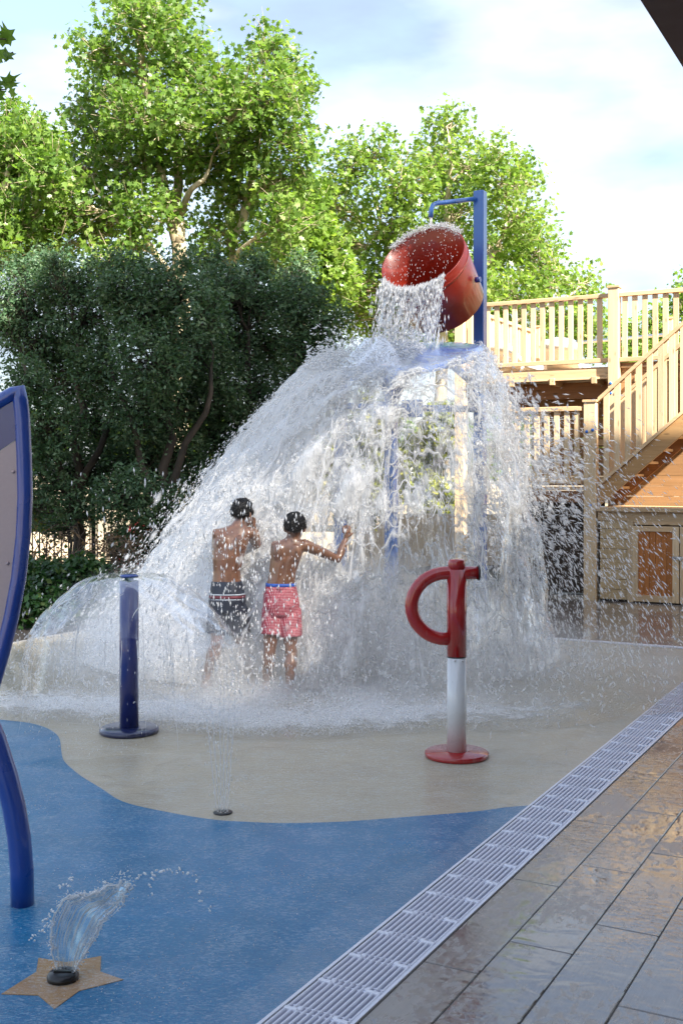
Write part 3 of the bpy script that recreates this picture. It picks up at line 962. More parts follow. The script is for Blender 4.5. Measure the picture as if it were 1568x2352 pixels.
# staircase in front of the deck, climbing to the right
SA = 14.9
stair = empty('timber_staircase', W(SA, BP), -PHI, 'timber staircase with slanting balusters rising to the right', 'staircase')
x0, x1 = 0.03, 2.4
SL = 0.86
def sl_board(name, mat, y0, y1, zoff0, zoff1, xa=x0, xb=x1):
    mb = MB()
    vs = []
    for y in (y0, y1):
        vs += [(xa, y, zoff0 + SL * xa), (xb, y, zoff0 + SL * xb), (xb, y, zoff1 + SL * xb), (xa, y, zoff1 + SL * xa)]
    mb.add(vs, [(0, 1, 2, 3), (7, 6, 5, 4), (0, 4, 5, 1), (1, 5, 6, 2), (2, 6, 7, 3), (3, 7, 4, 0)])
    return link(name, mb, mat, stair)
Mdiag = wood('pine_slanting', 0, (0.44, 0.26, 0.11), (0.32, 0.17, 0.065))
sl_board('stringer', Mdiag, 0.0, 0.05, 1.24, 1.50)
sl_board('stringer', M_BEAM, 0.86, 0.91, 1.24, 1.50)
sl_board('stringer_cap', M_WX, -0.035, 0.075, 1.503, 1.555)
sl_board('handrail', M_WX, -0.025, 0.065, 2.655, 2.715)
sl_board('handrail', M_WX, 0.84, 0.93, 2.655, 2.715)
sl_board('stringer_cap', M_WX, 0.83, 0.94, 1.503, 1.555)
for i in range(16):
    x = 0.14 + 0.144 * i
    if x > x1: break
    for y in (0.02, 0.885):
        mb = MB()
        zl, zh = 1.556 + SL * x, 2.654 + SL * x
        w = 0.0375
        vs = []
        for yy in (y - 0.018, y + 0.018):
            vs += [(x - w, yy, zl - SL * w), (x + w, yy, zl + SL * w), (x + w, yy, zh + SL * w), (x - w, yy, zh - SL * w)]
        mb.add(vs, [(0, 1, 2, 3), (7, 6, 5, 4), (0, 4, 5, 1), (1, 5, 6, 2), (2, 6, 7, 3), (3, 7, 4, 0)])
        link('baluster', mb, M_WZ, stair)
for i in range(12):
    x = 0.12 + 0.20 * i
    z = 1.52 + 0.172 * i
    piece('tread', (0.25, 0.80, 0.035), M_WY, stair, (x, 0.455, z))
piece('newel_post', (0.17, 0.15, 2.68), M_WZ, stair, (-0.07, 0.02, 1.34))
piece('newel_cap', (0.20, 0.18, 0.03), M_WX, stair, (-0.07, 0.02, 2.697))
bolts(stair, [(-0.11, -0.058, 2.28), (-0.03, -0.058, 2.30), (-0.06, -0.058, 1.28)])

# landing at the foot of the stairs
land = empty('timber_landing', W(SA, -5.35), -PHI, 'low timber landing with shaded baluster fence left of the stairs', 'landing')
LW = BP - 0.15 + 5.35 - 0.0
for i in range(15):
    piece('deck_board', (LW, 0.135, 0.028), M_WX, land, (LW / 2, 0.06 + 0.14 * i, 1.50))
piece('top_rail', (LW - 0.08, 0.09, 0.06), M_WX, land, (LW / 2, 0.0, 2.60))
piece('bottom_rail', (LW - 0.08, 0.07, 0.05), M_WX, land, (LW / 2, 0.0, 1.60))
for i in range(7):
    piece('baluster', (0.075, 0.032, 0.94), M_WZ, land, (0.14 + 0.142 * i, 0.0, 2.097))
piece('corner_post', (0.10, 0.10, 2.72), M_WZ, land, (-0.02, 0.02, 1.36))
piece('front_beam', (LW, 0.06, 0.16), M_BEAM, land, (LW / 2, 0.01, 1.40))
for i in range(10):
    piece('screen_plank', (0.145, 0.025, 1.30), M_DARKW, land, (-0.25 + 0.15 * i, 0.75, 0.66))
for i in range(9):
    piece('wall_board', (2.3, 0.03, 0.145), M_SIDING, land, (0.9, 2.3, 1.6 + 0.15 * i))
piece('wall_rail', (2.3, 0.05, 0.09), M_WX, land, (0.9, 2.25, 2.2))
piece('wall_rail', (2.3, 0.05, 0.09), M_WX, land, (0.9, 2.25, 1.62))

# storage cabinet under the stairs
cab = empty('storage_cabinet', W(SA, BP), -PHI, 'low pale timber cabinet with orange boarded doors under the stairs', 'cabinet')
CW = 3.4
piece('worktop', (CW, 1.0, 0.055), M_WX, cab, (0.03 + CW / 2, 0.42, 1.235))
piece('top_trim', (CW, 0.03, 0.12), M_WX, cab, (0.03 + CW / 2, -0.012, 1.145))
bl_, _ = bx_of(1440, SA); bl_ -= BP
for i in range(8):
    z = 0.03 + 0.135 * i
    piece('cladding_board', (bl_ - 0.06, 0.03, 0.128), M_CLAD, cab, (0.06 + (bl_ - 0.06) / 2, 0.0, z + 0.065))
piece('frame_upright', (0.075, 0.04, 1.08), M_WZ, cab, (bl_ + 0.04, -0.008, 0.545))
d0, _ = bx_of(1448, SA); d0 -= BP
d1, _ = bx_of(1556, SA); d1 -= BP
DWd = d1 - d0
piece('frame_lintel', (CW - bl_ - 0.08, 0.04, 0.05), M_WX, cab, (bl_ + 0.08 + (CW - bl_ - 0.08) / 2, -0.006, 1.062))
for q in range(3):
    xs = d0 + 0.02 + q * (DWd + 0.006)
    door = piece('cabinet_door', (0.075, 0.035, 1.0), M_WZ, cab, (xs + 0.04, -0.012, 0.52))
    door['label'] = 'timber framed door with orange vertical boards'
    piece('stile', (0.085, 0.035, 1.0), M_WZ, door, (DWd - 0.085, 0, 0))
    piece('door_rail', (DWd - 0.165, 0.033, 0.07), M_WX, door, (DWd / 2 - 0.045, 0, 0.465))
    piece('door_rail', (DWd - 0.165, 0.033, 0.085), M_WX, door, (DWd / 2 - 0.045, 0, -0.457))
    npl = 6
    pw = (DWd - 0.165) / npl
    for i in range(npl):
        piece('door_board', (pw - 0.004, 0.014, 0.845), M_ORANGE, door, (0.0375 + pw * (i + 0.5), 0.008, 0.005))
    if q == 0:
        m = MB(); m.box(-0.07, 0.12, -0.010, 0.0, -0.02, 0.02)
        m.tube([(-0.05, -0.012, 0), (0.10, -0.012, 0)], 0.009, 8)
        m.tube([(0.03, -0.012, 0), (0.03, -0.05, -0.02), (0.05, -0.05, -0.03)], 0.006, 8)
        link('hasp', m, M_STEEL, door, (DWd - 0.06, -0.0185, 0.09))
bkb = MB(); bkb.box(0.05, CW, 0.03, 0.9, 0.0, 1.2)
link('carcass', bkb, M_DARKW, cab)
for i in range(14):
    piece('siding_board', (4.2, 0.03, 0.142), M_SIDING, cab, (2.1, 1.06, 1.32 + 0.147 * i))

# things on the deck
def lounger(loc, rz, label):
    o = empty('sun_lounger', loc, rz, label, 'sun lounger', 'white loungers on the deck')
    pf = [(-0.9, 0.30), (-0.4, 0.27), (0.1, 0.27), (0.42, 0.30), (0.62, 0.40), (0.80, 0.50), (0.92, 0.53)]
    mb = MB(); vs, fs = [], []
    for (x, z) in pf:
        for (y, dz) in ((-0.30, -0.10), (-0.22, 0.0), (0, 0.03), (0.22, 0.0), (0.30, -0.10)):
            vs.append((x, y, z + dz))
        for (y, dz) in ((0.29, -0.14), (-0.29, -0.14)):
            vs.append((x, y, z + dz))
    for i in range(len(pf) - 1):
        for k_ in range(7):
            k2 = (k_ + 1) % 7
            fs.append((i * 7 + k_, i * 7 + k2, i * 7 + 7 + k2, i * 7 + 7 + k_))
    fs.append(tuple(range(6, -1, -1))); fs.append(tuple(range((len(pf) - 1) * 7, len(pf) * 7)))
    mb.add(vs, fs, True)
    link('seat_shell', mb, M_PLASTIC, o)
    for sx in (-0.7, 0.5):
        for sy in (-0.27, 0.27):
            mb = MB(); mb.tube([(sx, sy, 0.26), (sx * 1.05, sy, 0.0)], [0.035, 0.025], 10)
            link('leg', mb, M_PLASTIC, o)
    return o
v = P(1205, 800, 18.2); lounger((v.x, v.y, DZ), -2.3, 'white plastic sun lounger on the deck near its left end')
v = P(1300, 800, 18.0); lounger((v.x, v.y, DZ), -1.9, 'white plastic sun lounger in the middle of the raised deck')
lk = empty('grey_locker', W(17.2, -3.3, DZ), -PHI, 'tall grey locker standing on the deck right of the post', 'locker')
m = MB(); m.bbox(0, 1.5, 0, 0.5, 0.05, 1.0, 0.01); link('locker_body', m, M_GREYPANEL, lk)
m = MB(); m.bbox(-0.02, 1.52, -0.02, 0.52, 1.0, 1.05, 0.01); link('locker_lid', m, M_SIDING, lk)
for x in (-0.06, 1.56):
    piece('corner_upright', (0.08, 0.5, 1.1), M_BEAM, lk, (x, 0.25, 0.55))
m = MB(); m.ball((0.28, -0.003, 0.72), (0.02, 0.008, 0.02), 8, 5); link('red_knob', m, M_RED, lk)
hp = MB(); hp.tube([W(19.3, -6.3, 4.0), W(19.3, -5.0, 4.05), W(19.3, -2.0, 4.15)], 0.03, 8)
hp.tube([W(19.3, -6.0, 3.2), W(19.3, -6.0, 4.0)], 0.03, 8); hp.tube([W(19.3, -3.4, 3.2), W(19.3, -3.4, 4.1)], 0.03, 8)
tag(link('metal_handrail', hp, M_STEEL), 'thin grey metal handrail along the back of the deck', 'handrail')

# ------------------------------------------------------------------ the building on the right, whose eave shows at the top corner
pav = empty('pavilion', W(0, 2.5), -PHI, 'low pavilion with dark red overhanging roof at the right corner', 'building')
EZ = 3.2
va = G(1500, 2180 - 0.0) if False else None
eb = -0.835
m = MB(); m.add([(eb - 2.5, -8, EZ), (eb - 2.5, 11.2, EZ), (5, 11.2, EZ), (5, -8, EZ), (eb - 2.5, -8, EZ + 0.2), (eb - 2.5, 11.2, EZ + 0.2), (5, 11.2, EZ + 0.9), (5, -8, EZ + 0.9)],
                 [(0, 1, 2, 3), (7, 6, 5, 4), (0, 4, 5, 1), (1, 5, 6, 2), (2, 6, 7, 3), (3, 7, 4, 0)])
link('roof', m, M_ROOF, pav)
m = MB(); m.box(-0.1, 0.1, -7.5, 10.8, 0, EZ - 0.005); link('wall', m, M_WHITEWALL, pav)
for i in range(5):
    m = MB(); m.box(-0.13, -0.102, -6 + 3.3 * i, -4.2 + 3.3 * i, 0.9, 2.4)
    w = link('window', m, M_GLASSD, pav)
LV = 0.024
blocker = empty('unseen_shade_block', W(0, 5.0), -PHI, 'tall unseen block added at the right to shade the pad', 'building')
# added unseen block shades the pad; its slatted gap lets sun reach the water
m = MB()
m.box(0, 4, -4, 7.6, 0, 8.6); m.box(0, 4, -4, 0.6, 8.602, 16.9); m.box(0, 4, 6.4, 7.6, 8.602, 16.9); m.box(0, 4, -4, 7.6, 16.902, 19)
m.box(0.0, 0.2, 0.602, 2.4, 8.602, 16.9); m.box(0.0, 0.2, 2.402, 6.398, 13.2, 16.9)
link('wall', m, M_WHITEWALL, blocker)
m = MB()
for i in range(38):
    m.box(0.05, 0.053, 2.41, 6.39, 8.61 + 0.12 * i, 8.61 + 0.12 * i + 0.120 - LV)
tag(link('sun_filter_slats', m, M_WHITEWALL, blocker), kind='stuff')  # added slats dim the sun passing through to the waterfall
m = MB(); m.box(0.02, 10, 7.602, 10.75, 0, 11); link('side_shade_block', m, M_WHITEWALL, blocker)  # lower unseen block, added to shade the newel and cladding
for i in range(3):  # panes dressing the added block
    for j in range(5):
        m = MB(); m.box(-0.03, -0.003, -3 + 3.3 * i, -1.4 + 3.3 * i, 1.2 + 3.2 * j, 2.8 + 3.2 * j)
        link('window', m, M_GLASSD, blocker)

# ------------------------------------------------------------------ vegetation
PLANE_T = np.array([(0, -0.5, 0), (0.16, -0.30, .02), (0.42, -0.30, .05), (0.30, -0.08, .03), (0.55, 0.12, .06), (0.24, 0.16, .02), (0.14, 0.22, .0), (0.0, 0.62, -0.06),
                    (-0.14, 0.22, .0), (-0.24, 0.16, .02), (-0.55, 0.12, .06), (-0.30, -0.08, .03), (-0.42, -0.30, .05), (-0.16, -0.30, .02), (0, 0, 0)], dtype=np.float32)
PLANE_F = np.array([(14, i, (i + 1) % 14) for i in range(14)], dtype=np.int32)
OAK_T = np.array([(0, -0.5, 0), (0.22, 0, 0.05), (0, 0.5, 0), (-0.22, 0, 0.05)], dtype=np.float32)
OAK_F = np.array([(0, 1, 2), (0, 2, 3)], dtype=np.int32)
PLANE_L = np.array([(0, -0.45, 0), (0.40, -0.22, .05), (0.22, -0.02, 0), (0.5, 0.2, .06), (0.15, 0.2, 0), (0, 0.6, -0.05), (-0.15, 0.2, 0), (-0.5, 0.2, .06), (-0.22, -0.02, 0), (-0.40, -0.22, .05)], dtype=np.float32)
PLANE_LF = np.array([(0, 1, 2), (2, 3, 4), (4, 5, 6), (6, 7, 8), (8, 9, 0), (0, 2, 8), (2, 4, 6), (2, 6, 8)], dtype=np.int32)

def orient(nrm, rng):
    n = nrm / np.linalg.norm(nrm, axis=1, keepdims=True)
    r = rng.normal(size=n.shape)
    u = np.cross(n, r); u /= np.linalg.norm(u, axis=1, keepdims=True)
    w = np.cross(n, u)
    return u, w, n

def leaf_cloud(name, cen, nrm, size, T, F, mat, parent, rng, bright=None):
    N = len(cen)
    u, w, n = orient(nrm, rng)
    V = (cen[:, None, :] + size[:, None, None] * (T[None, :, 0:1] * u[:, None, :] + T[None, :, 1:2] * w[:, None, :] + T[None, :, 2:3] * n[:, None, :]))
    k = len(T)
    faces = (F[None] + (np.arange(N) * k)[:, None, None]).reshape(-1, 3)
    me = mesh_np(name, V.reshape(-1, 3), faces)
    at = me.attributes.new('rnd', 'FLOAT', 'POINT')
    rv = rng.random(N) if bright is None else bright
    at.data.foreach_set('value', np.repeat(rv, k).astype(np.float32))
    return tag(link(name, me, mat, parent), kind='stuff')

def in_ellipsoid(rng, n, lo=0.4):
    d = rng.normal(size=(n, 3)); d /= np.linalg.norm(d, axis=1, keepdims=True)
    r = (lo ** 3 + (1 - lo ** 3) * rng.random(n)) ** (1 / 3)
    return d, r

def branch_path(a, b, rng, k=5, wob=0.12):
    a, b = Vector(a), Vector(b)
    L = (b - a).length
    pts = []
    for i in range(k + 1):
        t = i / k
        p = a.lerp(b, t)
        p.z += 0.15 * L * math.sin(PI * t) * 0.4
        if 0 < i < k:
            p += Vector(rng.normal(size=3) * wob * L * 0.25)
        pts.append(p)
    return pts

def broad_tree(name, base, leaders, blobs, leaf, nshoot, per, T, F, mat, barkm, label, cat='tree', group=None, shoot=(0.35, 0.75), seed=1, twig=0.006, spread=0.07, up=0.5, limbr=0.05):
    rng = np.random.default_rng(seed)
    base = Vector(base)
    root = empty(name, base, 0, label, cat, group)
    tb = MB()
    tips = []
    for pts, r0, r1 in leaders:
        pp = [Vector(p) - base for p in pts]
        n = len(pp)
        fine = []
        for i in range(n - 1):
            for t in (0, 0.33, 0.66):
                q = pp[i].lerp(pp[i + 1], t)
                if fine: q += Vector(rng.normal(size=3) * 0.04)
                fine.append(q)
        fine.append(pp[-1])
        rad = [r0 + (r1 - r0) * i / (len(fine) - 1) for i in range(len(fine))]
        tb.tube(fine, rad, 9)
        tips += list(zip(fine, rad))
    cs, ns, br = [], [], []
    vol = np.array([(b[1][0] * b[1][1] * b[1][2]) ** (0.75) for b in blobs])
    for bi, (c, rad) in enumerate(blobs):
        c = Vector(c) - base
        # limb from the nearest lower leader point
        cand = sorted(tips, key=lambda q: (q[0] - c).length + (1.5 if q[0].z > c.z - 0.2 else 0))
        if cand:
            st, sr = cand[0]
            lr = min(sr * 0.7, limbr)
            pth = branch_path(st, c, rng)
            tb.tube(pth, [lr * (1 - 0.75 * i / 5) for i in range(6)], 7)
            sub = pth[2:]
        else:
            sub = [c]
        ns_ = max(4, int(nshoot * vol[bi] / vol.sum()))
        d, r = in_ellipsoid(rng, ns_)
        R = np.array(rad)
        pos = np.array(c) + d * r[:, None] * R
        for i in range(ns_):
            p = pos[i]
            dr = d[i] * 0.9 + np.array([0, 0, up]) + rng.normal(size=3) * 0.35
            dr /= np.linalg.norm(dr)
            L = rng.uniform(*shoot)
            s0 = p - dr * L * 0.5
            if rng.random() < 0.5:
                st = sub[rng.integers(len(sub))]
                tb.tube([st, (Vector(st) + Vector(s0)) / 2 + Vector(rng.normal(size=3) * 0.08), Vector(s0), Vector(p + dr * L * 0.5)], [twig * 1.9, twig * 1.5, twig, twig * 0.4], 4, caps=False)
            tt = rng.random(per)
            q = s0 + dr * L * tt[:, None] + rng.normal(size=(per, 3)) * spread * (1.2 - 0.6 * tt[:, None])
            cs.append(q)
            nn_ = rng.normal(size=(per, 3)) * 0.75 + d[i] * 0.45 + np.array([0, 0, 0.55])
            ns.append(nn_)
            br.append(np.clip(rng.normal(0.45, 0.2, per) + 0.2 * rng.normal(), 0, 1))
    link('trunk', tb, barkm, root)
    cs = np.concatenate(cs); ns = np.concatenate(ns); br = np.concatenate(br)
    size = leaf * rng.uniform(0.5, 1.3, len(cs))
    leaf_cloud('crown', cs, ns, size, T, F, mat, root, rng, br)
    return root

def blobs_px(lst, Y, seed, dy=1.0, zr=None):
    rng = np.random.default_rng(seed)
    out = []
    for (x, y, rx, ry) in lst:
        Yd = Y + rng.uniform(-dy, dy)
        k = Yd / FD
        out.append((P(x, y, Yd), (rx * k, max(rx, ry) * k * 0.9, ry * k)))
    return out

Y1 = 21.0
t1 = [(330, 60, 90, 60), (230, 110, 60, 60), (270, 190, 90, 75), (400, 130, 90, 75), (350, 260, 110, 80), (500, 190, 90, 70), (620, 105, 42, 60), (600, 220, 90, 80), (660, 200, 60, 80),
      (680, 310, 50, 70), (560, 320, 95, 80), (440, 350, 100, 80), (300, 370, 90, 75), (230, 300, 70, 60), (180, 245, 40, 40), (190, 400, 85, 70), (330, 480, 90, 65), (230, 500, 90, 70),
      (560, 440, 90, 70), (650, 410, 70, 60), (660, 500, 70, 50), (500, 520, 70, 40), (155, 470, 60, 60), (300, 560, 60, 35), (130, 560, 60, 40), (560, 560, 60, 40), (400, 15, 60, 40), (300, 10, 60, 40), (250, 600, 70, 40), (480, 590, 60, 40), (640, 590, 60, 50), (540, 250, 70, 60), (420, 240, 70, 60)]
broad_tree('plane_tree', (P(410, 1100, Y1).x, Y1, 0),
           [([(P(410, 1100, Y1).x, Y1, 0), P(414, 700, Y1), P(408, 560, Y1), P(385, 430, Y1), P(350, 290, Y1), P(320, 120, Y1)], 0.20, 0.045),
            ([P(410, 560, Y1), P(408, 430, Y1 + .3), P(400, 300, Y1 + .3), P(420, 150, Y1)], 0.12, 0.04),
            ([P(408, 500, Y1), P(440, 440, Y1 - .4), P(480, 390, Y1 - .5)], 0.08, 0.03),
            ([P(520, 720, Y1 + .5), P(535, 560, Y1 + .5), P(575, 420, Y1 + .3), P(600, 300, Y1), P(605, 160, Y1)], 0.11, 0.03),
            ([P(400, 640, Y1), P(300, 520, Y1 - .6), P(220, 430, Y1 - .6)], 0.07, 0.02)],
           blobs_px(t1, Y1, 3, 1.3), 0.118, 2900, 10, PLANE_L, PLANE_LF, M_PLANE, M_BARK, 'tall bright green plane tree with pale forked trunk left of centre', seed=11, spread=0.13)
t0 = [(20, 300, 70, 60), (70, 330, 70, 60), (30, 400, 80, 70), (110, 400, 60, 60), (-60, 380, 80, 80), (20, 500, 90, 60), (90, 510, 60, 50), (-40, 560, 80, 60), (60, 580, 70, 40)]
Y0 = 20.0
broad_tree('plane_tree', (P(-60, 1100, Y0).x, Y0, 0), [([(P(-60, 1100, Y0).x, Y0, 0), P(-50, 700, Y0), P(0, 480, Y0), P(30, 360, Y0)], 0.14, 0.03), ([P(-40, 640, Y0), P(60, 540, Y0), P(110, 440, Y0)], 0.07, 0.02)],
           blobs_px(t0, Y0, 4, 1.0), 0.118, 1250, 10, PLANE_L, PLANE_LF, M_PLANE, M_BARK, 'plane tree cut by the left edge with rounded crown over the oaks', seed=12, spread=0.13)
Y2 = 29.0
t2 = [(1030, 290, 55, 55), (1000, 370, 80, 60), (1080, 380, 70, 60), (860, 350, 60, 55), (930, 420, 90, 65), (800, 380, 60, 60), (780, 470, 80, 70), (1140, 350, 30, 50), (1150, 420, 75, 60), (1200, 400, 45, 55),
      (1050, 480, 90, 65), (900, 510, 90, 65), (1190, 500, 80, 60), (1130, 570, 90, 60), (1230, 580, 70, 60), (780, 560, 80, 60), (950, 600, 100, 60), (850, 650, 90, 60), (1250, 640, 70, 50),
      (1080, 660, 90, 60), (1180, 680, 90, 50), (760, 650, 80, 60), (1330, 650, 55, 40), (1300, 720, 80, 60), (800, 720, 70, 60), (1200, 770, 100, 60), (1350, 770, 70, 60), (1050, 760, 90, 60), (900, 740, 90, 60)]
broad_tree('plane_tree', (P(1010, 1100, Y2).x, Y2, 0),
           [([(P(1010, 1100, Y2).x, Y2, 0), P(1010, 800, Y2), P(1015, 600, Y2), P(1030, 420, Y2), P(1030, 310, Y2)], 0.20, 0.03), ([P(1010, 760, Y2), P(900, 600, Y2), P(850, 430, Y2)], 0.11, 0.03),
            ([P(1012, 740, Y2), P(1120, 600, Y2), P(1190, 450, Y2)], 0.11, 0.03), ([P(1012, 820, Y2), P(1200, 730, Y2), P(1320, 670, Y2)], 0.08, 0.03)],
           blobs_px(t2, Y2, 5, 1.8), 0.140, 3100, 9, PLANE_L, PLANE_LF, M_PLANE2, M_BARK, 'broad yellow green plane tree behind the tipping bucket', seed=13, spread=0.15)
Y3 = 24.0
t3 = [(700, 470, 50, 60), (720, 560, 60, 60), (690, 620, 60, 50), (760, 640, 50, 50), (640, 590, 50, 40)]
broad_tree('plane_tree', (P(700, 1100, Y3).x, Y3, 0), [([(P(700, 1100, Y3).x, Y3, 0), P(700, 760, Y3), P(705, 560, Y3)], 0.12, 0.03)],
           blobs_px(t3, Y3, 6, 0.8), 0.14, 950, 10, PLANE_L, PLANE_LF, M_PLANE2, M_BARK, 'young plane tree filling the gap between the two tall ones', seed=14, spread=0.13)
Y4 = 34.0
t4 = [(1560, 690, 40, 40), (1600, 660, 50, 50), (1520, 760, 60, 50), (1440, 790, 60, 50), (1590, 780, 70, 60)]
broad_tree('plane_tree', (P(1570, 1100, Y4).x, Y4, 0), [([(P(1570, 1100, Y4).x, Y4, 0), P(1570, 800, Y4), P(1575, 690, Y4)], 0.14, 0.03)],
           blobs_px(t4, Y4, 7, 0.8), 0.19, 380, 9, PLANE_L, PLANE_LF, M_PLANE2, M_BARK, 'distant treetop showing over the deck at the right edge', seed=15, spread=0.15)

# a nearer branch that hangs into the upper left corner, each leaf its own piece
nb0 = P(-40, 90, 9.0)
nbr = empty('overhanging_tree', (nb0.x - 1.0, 9.0, 0), 0, 'dark leafy branch tips hanging in from the upper left corner', 'tree')
org = Vector((nb0.x - 1.0, 9.0, 0))
m = MB(); m.tube([(-1.2, 0.3, 0), (-1.1, 0.3, 2.4), (-0.6, 0.1, 4.6), (0.3, 0, P(0, 200, 9).z - 0.1), (nb0.x + 0.25 - org.x, 0, P(0, 120, 9).z)], [0.16, 0.13, 0.08, 0.02, 0.006], 9)
m.tube([(-0.6, 0.1, 4.6), (0.3, 0, P(0, 80, 9).z), P(15, 90, 9) - org], [0.05, 0.015, 0.005], 7)
m.tube([(-0.6, 0.1, 4.6), (0.2, 0.1, P(0, 220, 9).z), P(15, 205, 9) - org], [0.05, 0.015, 0.005], 7)
link('trunk', m, M_BARKD, nbr)
lm = mesh_np('leaf', PLANE_T * 0.16, PLANE_F)
lm.attributes.new('rnd', 'FLOAT', 'POINT').data.foreach_set('value', np.full(len(PLANE_T), 0.2, dtype=np.float32))
lm.materials.append(M_PLANE)
rngl = np.random.default_rng(5)
for i in range(46):
    top_ = i < 22
    x = rngl.uniform(-70, 30) if top_ else rngl.uniform(-70, 32)
    y = rngl.uniform(75, 135) if top_ else rngl.uniform(180, 225)
    p = P(x - (6 if top_ else 0), y, 9.0 + rngl.uniform(-0.25, 0.25)) - org
    q = Vector((rngl.normal() * .6, rngl.normal() * 0.6 - 0.5, 0.5)).to_track_quat('Z', 'Y').to_euler()
    o = link('leaf', lm, None, nbr, p, (q.x, q.y, rngl.uniform(0, 6.28)))
    s = rngl.uniform(0.7, 1.2); o.scale = (s, s, s)

# holm oaks
def oak(lst, Y, base_x, label, seed, nsh, dy=1.0):
    b = P(base_x, 1100, Y)
    bx_ = Vector((b.x, Y, 0))
    ld = [([bx_, P(base_x + 5, 1150, Y), P(base_x + 15, 950, Y), P(base_x + 10, 760, Y)], 0.10, 0.03),
          ([P(base_x, 1180, Y), P(base_x - 70, 1000, Y - .2), P(base_x - 120, 820, Y)], 0.06, 0.02), ([P(base_x, 1160, Y), P(base_x + 90, 960, Y - .2), P(base_x + 120, 800, Y)], 0.06, 0.02)]
    return broad_tree('holm_oak', bx_, ld, blobs_px(lst, Y, seed, dy), 0.070, int(nsh * 1.3), 16, OAK_T, OAK_F, M_OAK, M_BARKD, label, 'tree', 'dark evergreen oaks behind the pad', (0.18, 0.42), seed, 0.0035, 0.05, 0.25, 0.03)
oak([(60, 680, 90, 80), (150, 640, 90, 60), (90, 780, 90, 80), (60, 880, 60, 70), (200, 730, 100, 90), (150, 860, 100, 90), (230, 840, 80, 80), (120, 980, 80, 80), (220, 960, 90, 80), (160, 1080, 80, 80), (100, 1100, 50, 60), (70, 1150, 50, 50), (140, 1200, 70, 40), (90, 1010, 60, 60),
     (240, 1080, 80, 80), (20, 740, 50, 60), (290, 660, 80, 60), (180, 1160, 70, 50), (60, 612, 45, 35), (120, 596, 35, 30), (250, 604, 40, 30)], 15.6, 170, 'dark evergreen oak at the left beside the blue panel', 21, 2500)
oak([(330, 720, 90, 80), (400, 660, 80, 60), (350, 830, 90, 90), (430, 800, 90, 90), (330, 940, 90, 90), (420, 930, 80, 90), (330, 1050, 90, 80), (400, 1060, 80, 90), (300, 1140, 80, 70), (390, 1170, 80, 70), (330, 1240, 90, 60), (470, 720, 60, 60), (330, 612, 50, 40), (420, 605, 35, 35)],
    15.3, 370, 'dark evergreen oak in the middle with a reddish branch', 22, 2200)
oak([(520, 690, 80, 60), (600, 680, 80, 60), (680, 690, 80, 60), (740, 740, 60, 60), (540, 780, 90, 80), (640, 790, 90, 80), (720, 810, 70, 60), (500, 880, 80, 80), (590, 890, 80, 80), (500, 990, 70, 80), (570, 990, 70, 70), (470, 1090, 60, 70), (520, 650, 70, 40), (660, 900, 60, 60), (600, 1080, 70, 70), (480, 606, 40, 40), (590, 612, 45, 40), (690, 616, 40, 35)],
    16.6, 560, 'dark evergreen oak just left of the falling water', 23, 2500)

# low green shrubs and a dead bush by the fence
def bush(name, lst, Y, label, seed, n, leaf, mat, cat='shrub', per=14, base=None, group=None):
    x0_ = sum(q[0] for q in lst) / len(lst)
    b = Vector((P(x0_, 1100, Y).x, Y, 0))
    ld = [([b, b + Vector((0.1, 0, 0.3))], 0.03, 0.015)]
    return broad_tree(name, b, ld, blobs_px(lst, Y, seed, 0.5), leaf, n, per, OAK_T * np.array([1.5, 1, 1], dtype=np.float32), OAK_F, mat, M_BARKD, label, cat, group, (0.15, 0.35), seed, 0.003, 0.05, 0.3, 0.015)
bush('low_shrub', [(70, 1330, 60, 40), (100, 1390, 60, 40), (60, 1420, 50, 30), (130, 1350, 50, 40)], 13.0, 'leafy green shrub at the foot of the fence by the blue panel', 31, 420, 0.085, M_IVY)
bush('low_shrub', [(180, 1320, 50, 35), (230, 1340, 45, 35), (200, 1380, 60, 35), (160, 1420, 60, 25), (260, 1370, 50, 30)], 13.3, 'leafy green shrub behind the clear water dome', 32, 420, 0.08, M_IVY)
rngd = np.random.default_rng(9)
db = Vector((P(180, 1100, 14.2).x, 14.2, 0))
dead = empty('dead_bush', db, 0, 'tangle of bare brown twigs in front of the iron fence', 'shrub')
m = MB(); lc = []
for i in range(230):
    s = Vector((rngd.uniform(-0.75, 0.75), rngd.uniform(-0.3, 0.3), rngd.uniform(0.0, 0.75)))
    pts = [s]
    d = Vector((rngd.normal() * 0.5, rngd.normal() * 0.3, rngd.uniform(0.1, 0.9))).normalized()
    for k_ in range(6):
        d = (d + Vector(rngd.normal(size=3) * 0.42) + Vector((0, 0, -0.10 * k_ * 0.6))).normalized()
        pts.append(pts[-1] + d * rngd.uniform(0.07, 0.17))
    r = rngd.uniform(0.004, 0.012)
    m.tube(pts, [r * (1 - i2 / 7.5) for i2 in range(7)], 5, caps=False)
    for p in pts[2:]:
        if rngd.random() < 0.5: lc.append(p)
link('branches', m, M_DEADTWIG, dead)
lc = np.array(lc)
leaf_cloud('dry_leaves', lc + rngd.normal(size=lc.shape) * 0.03, rngd.normal(size=lc.shape), rngd.uniform(0.04, 0.08, len(lc)), OAK_T * np.array([1.6, 1, 1], dtype=np.float32), OAK_F, M_DEADLEAF, dead, rngd)

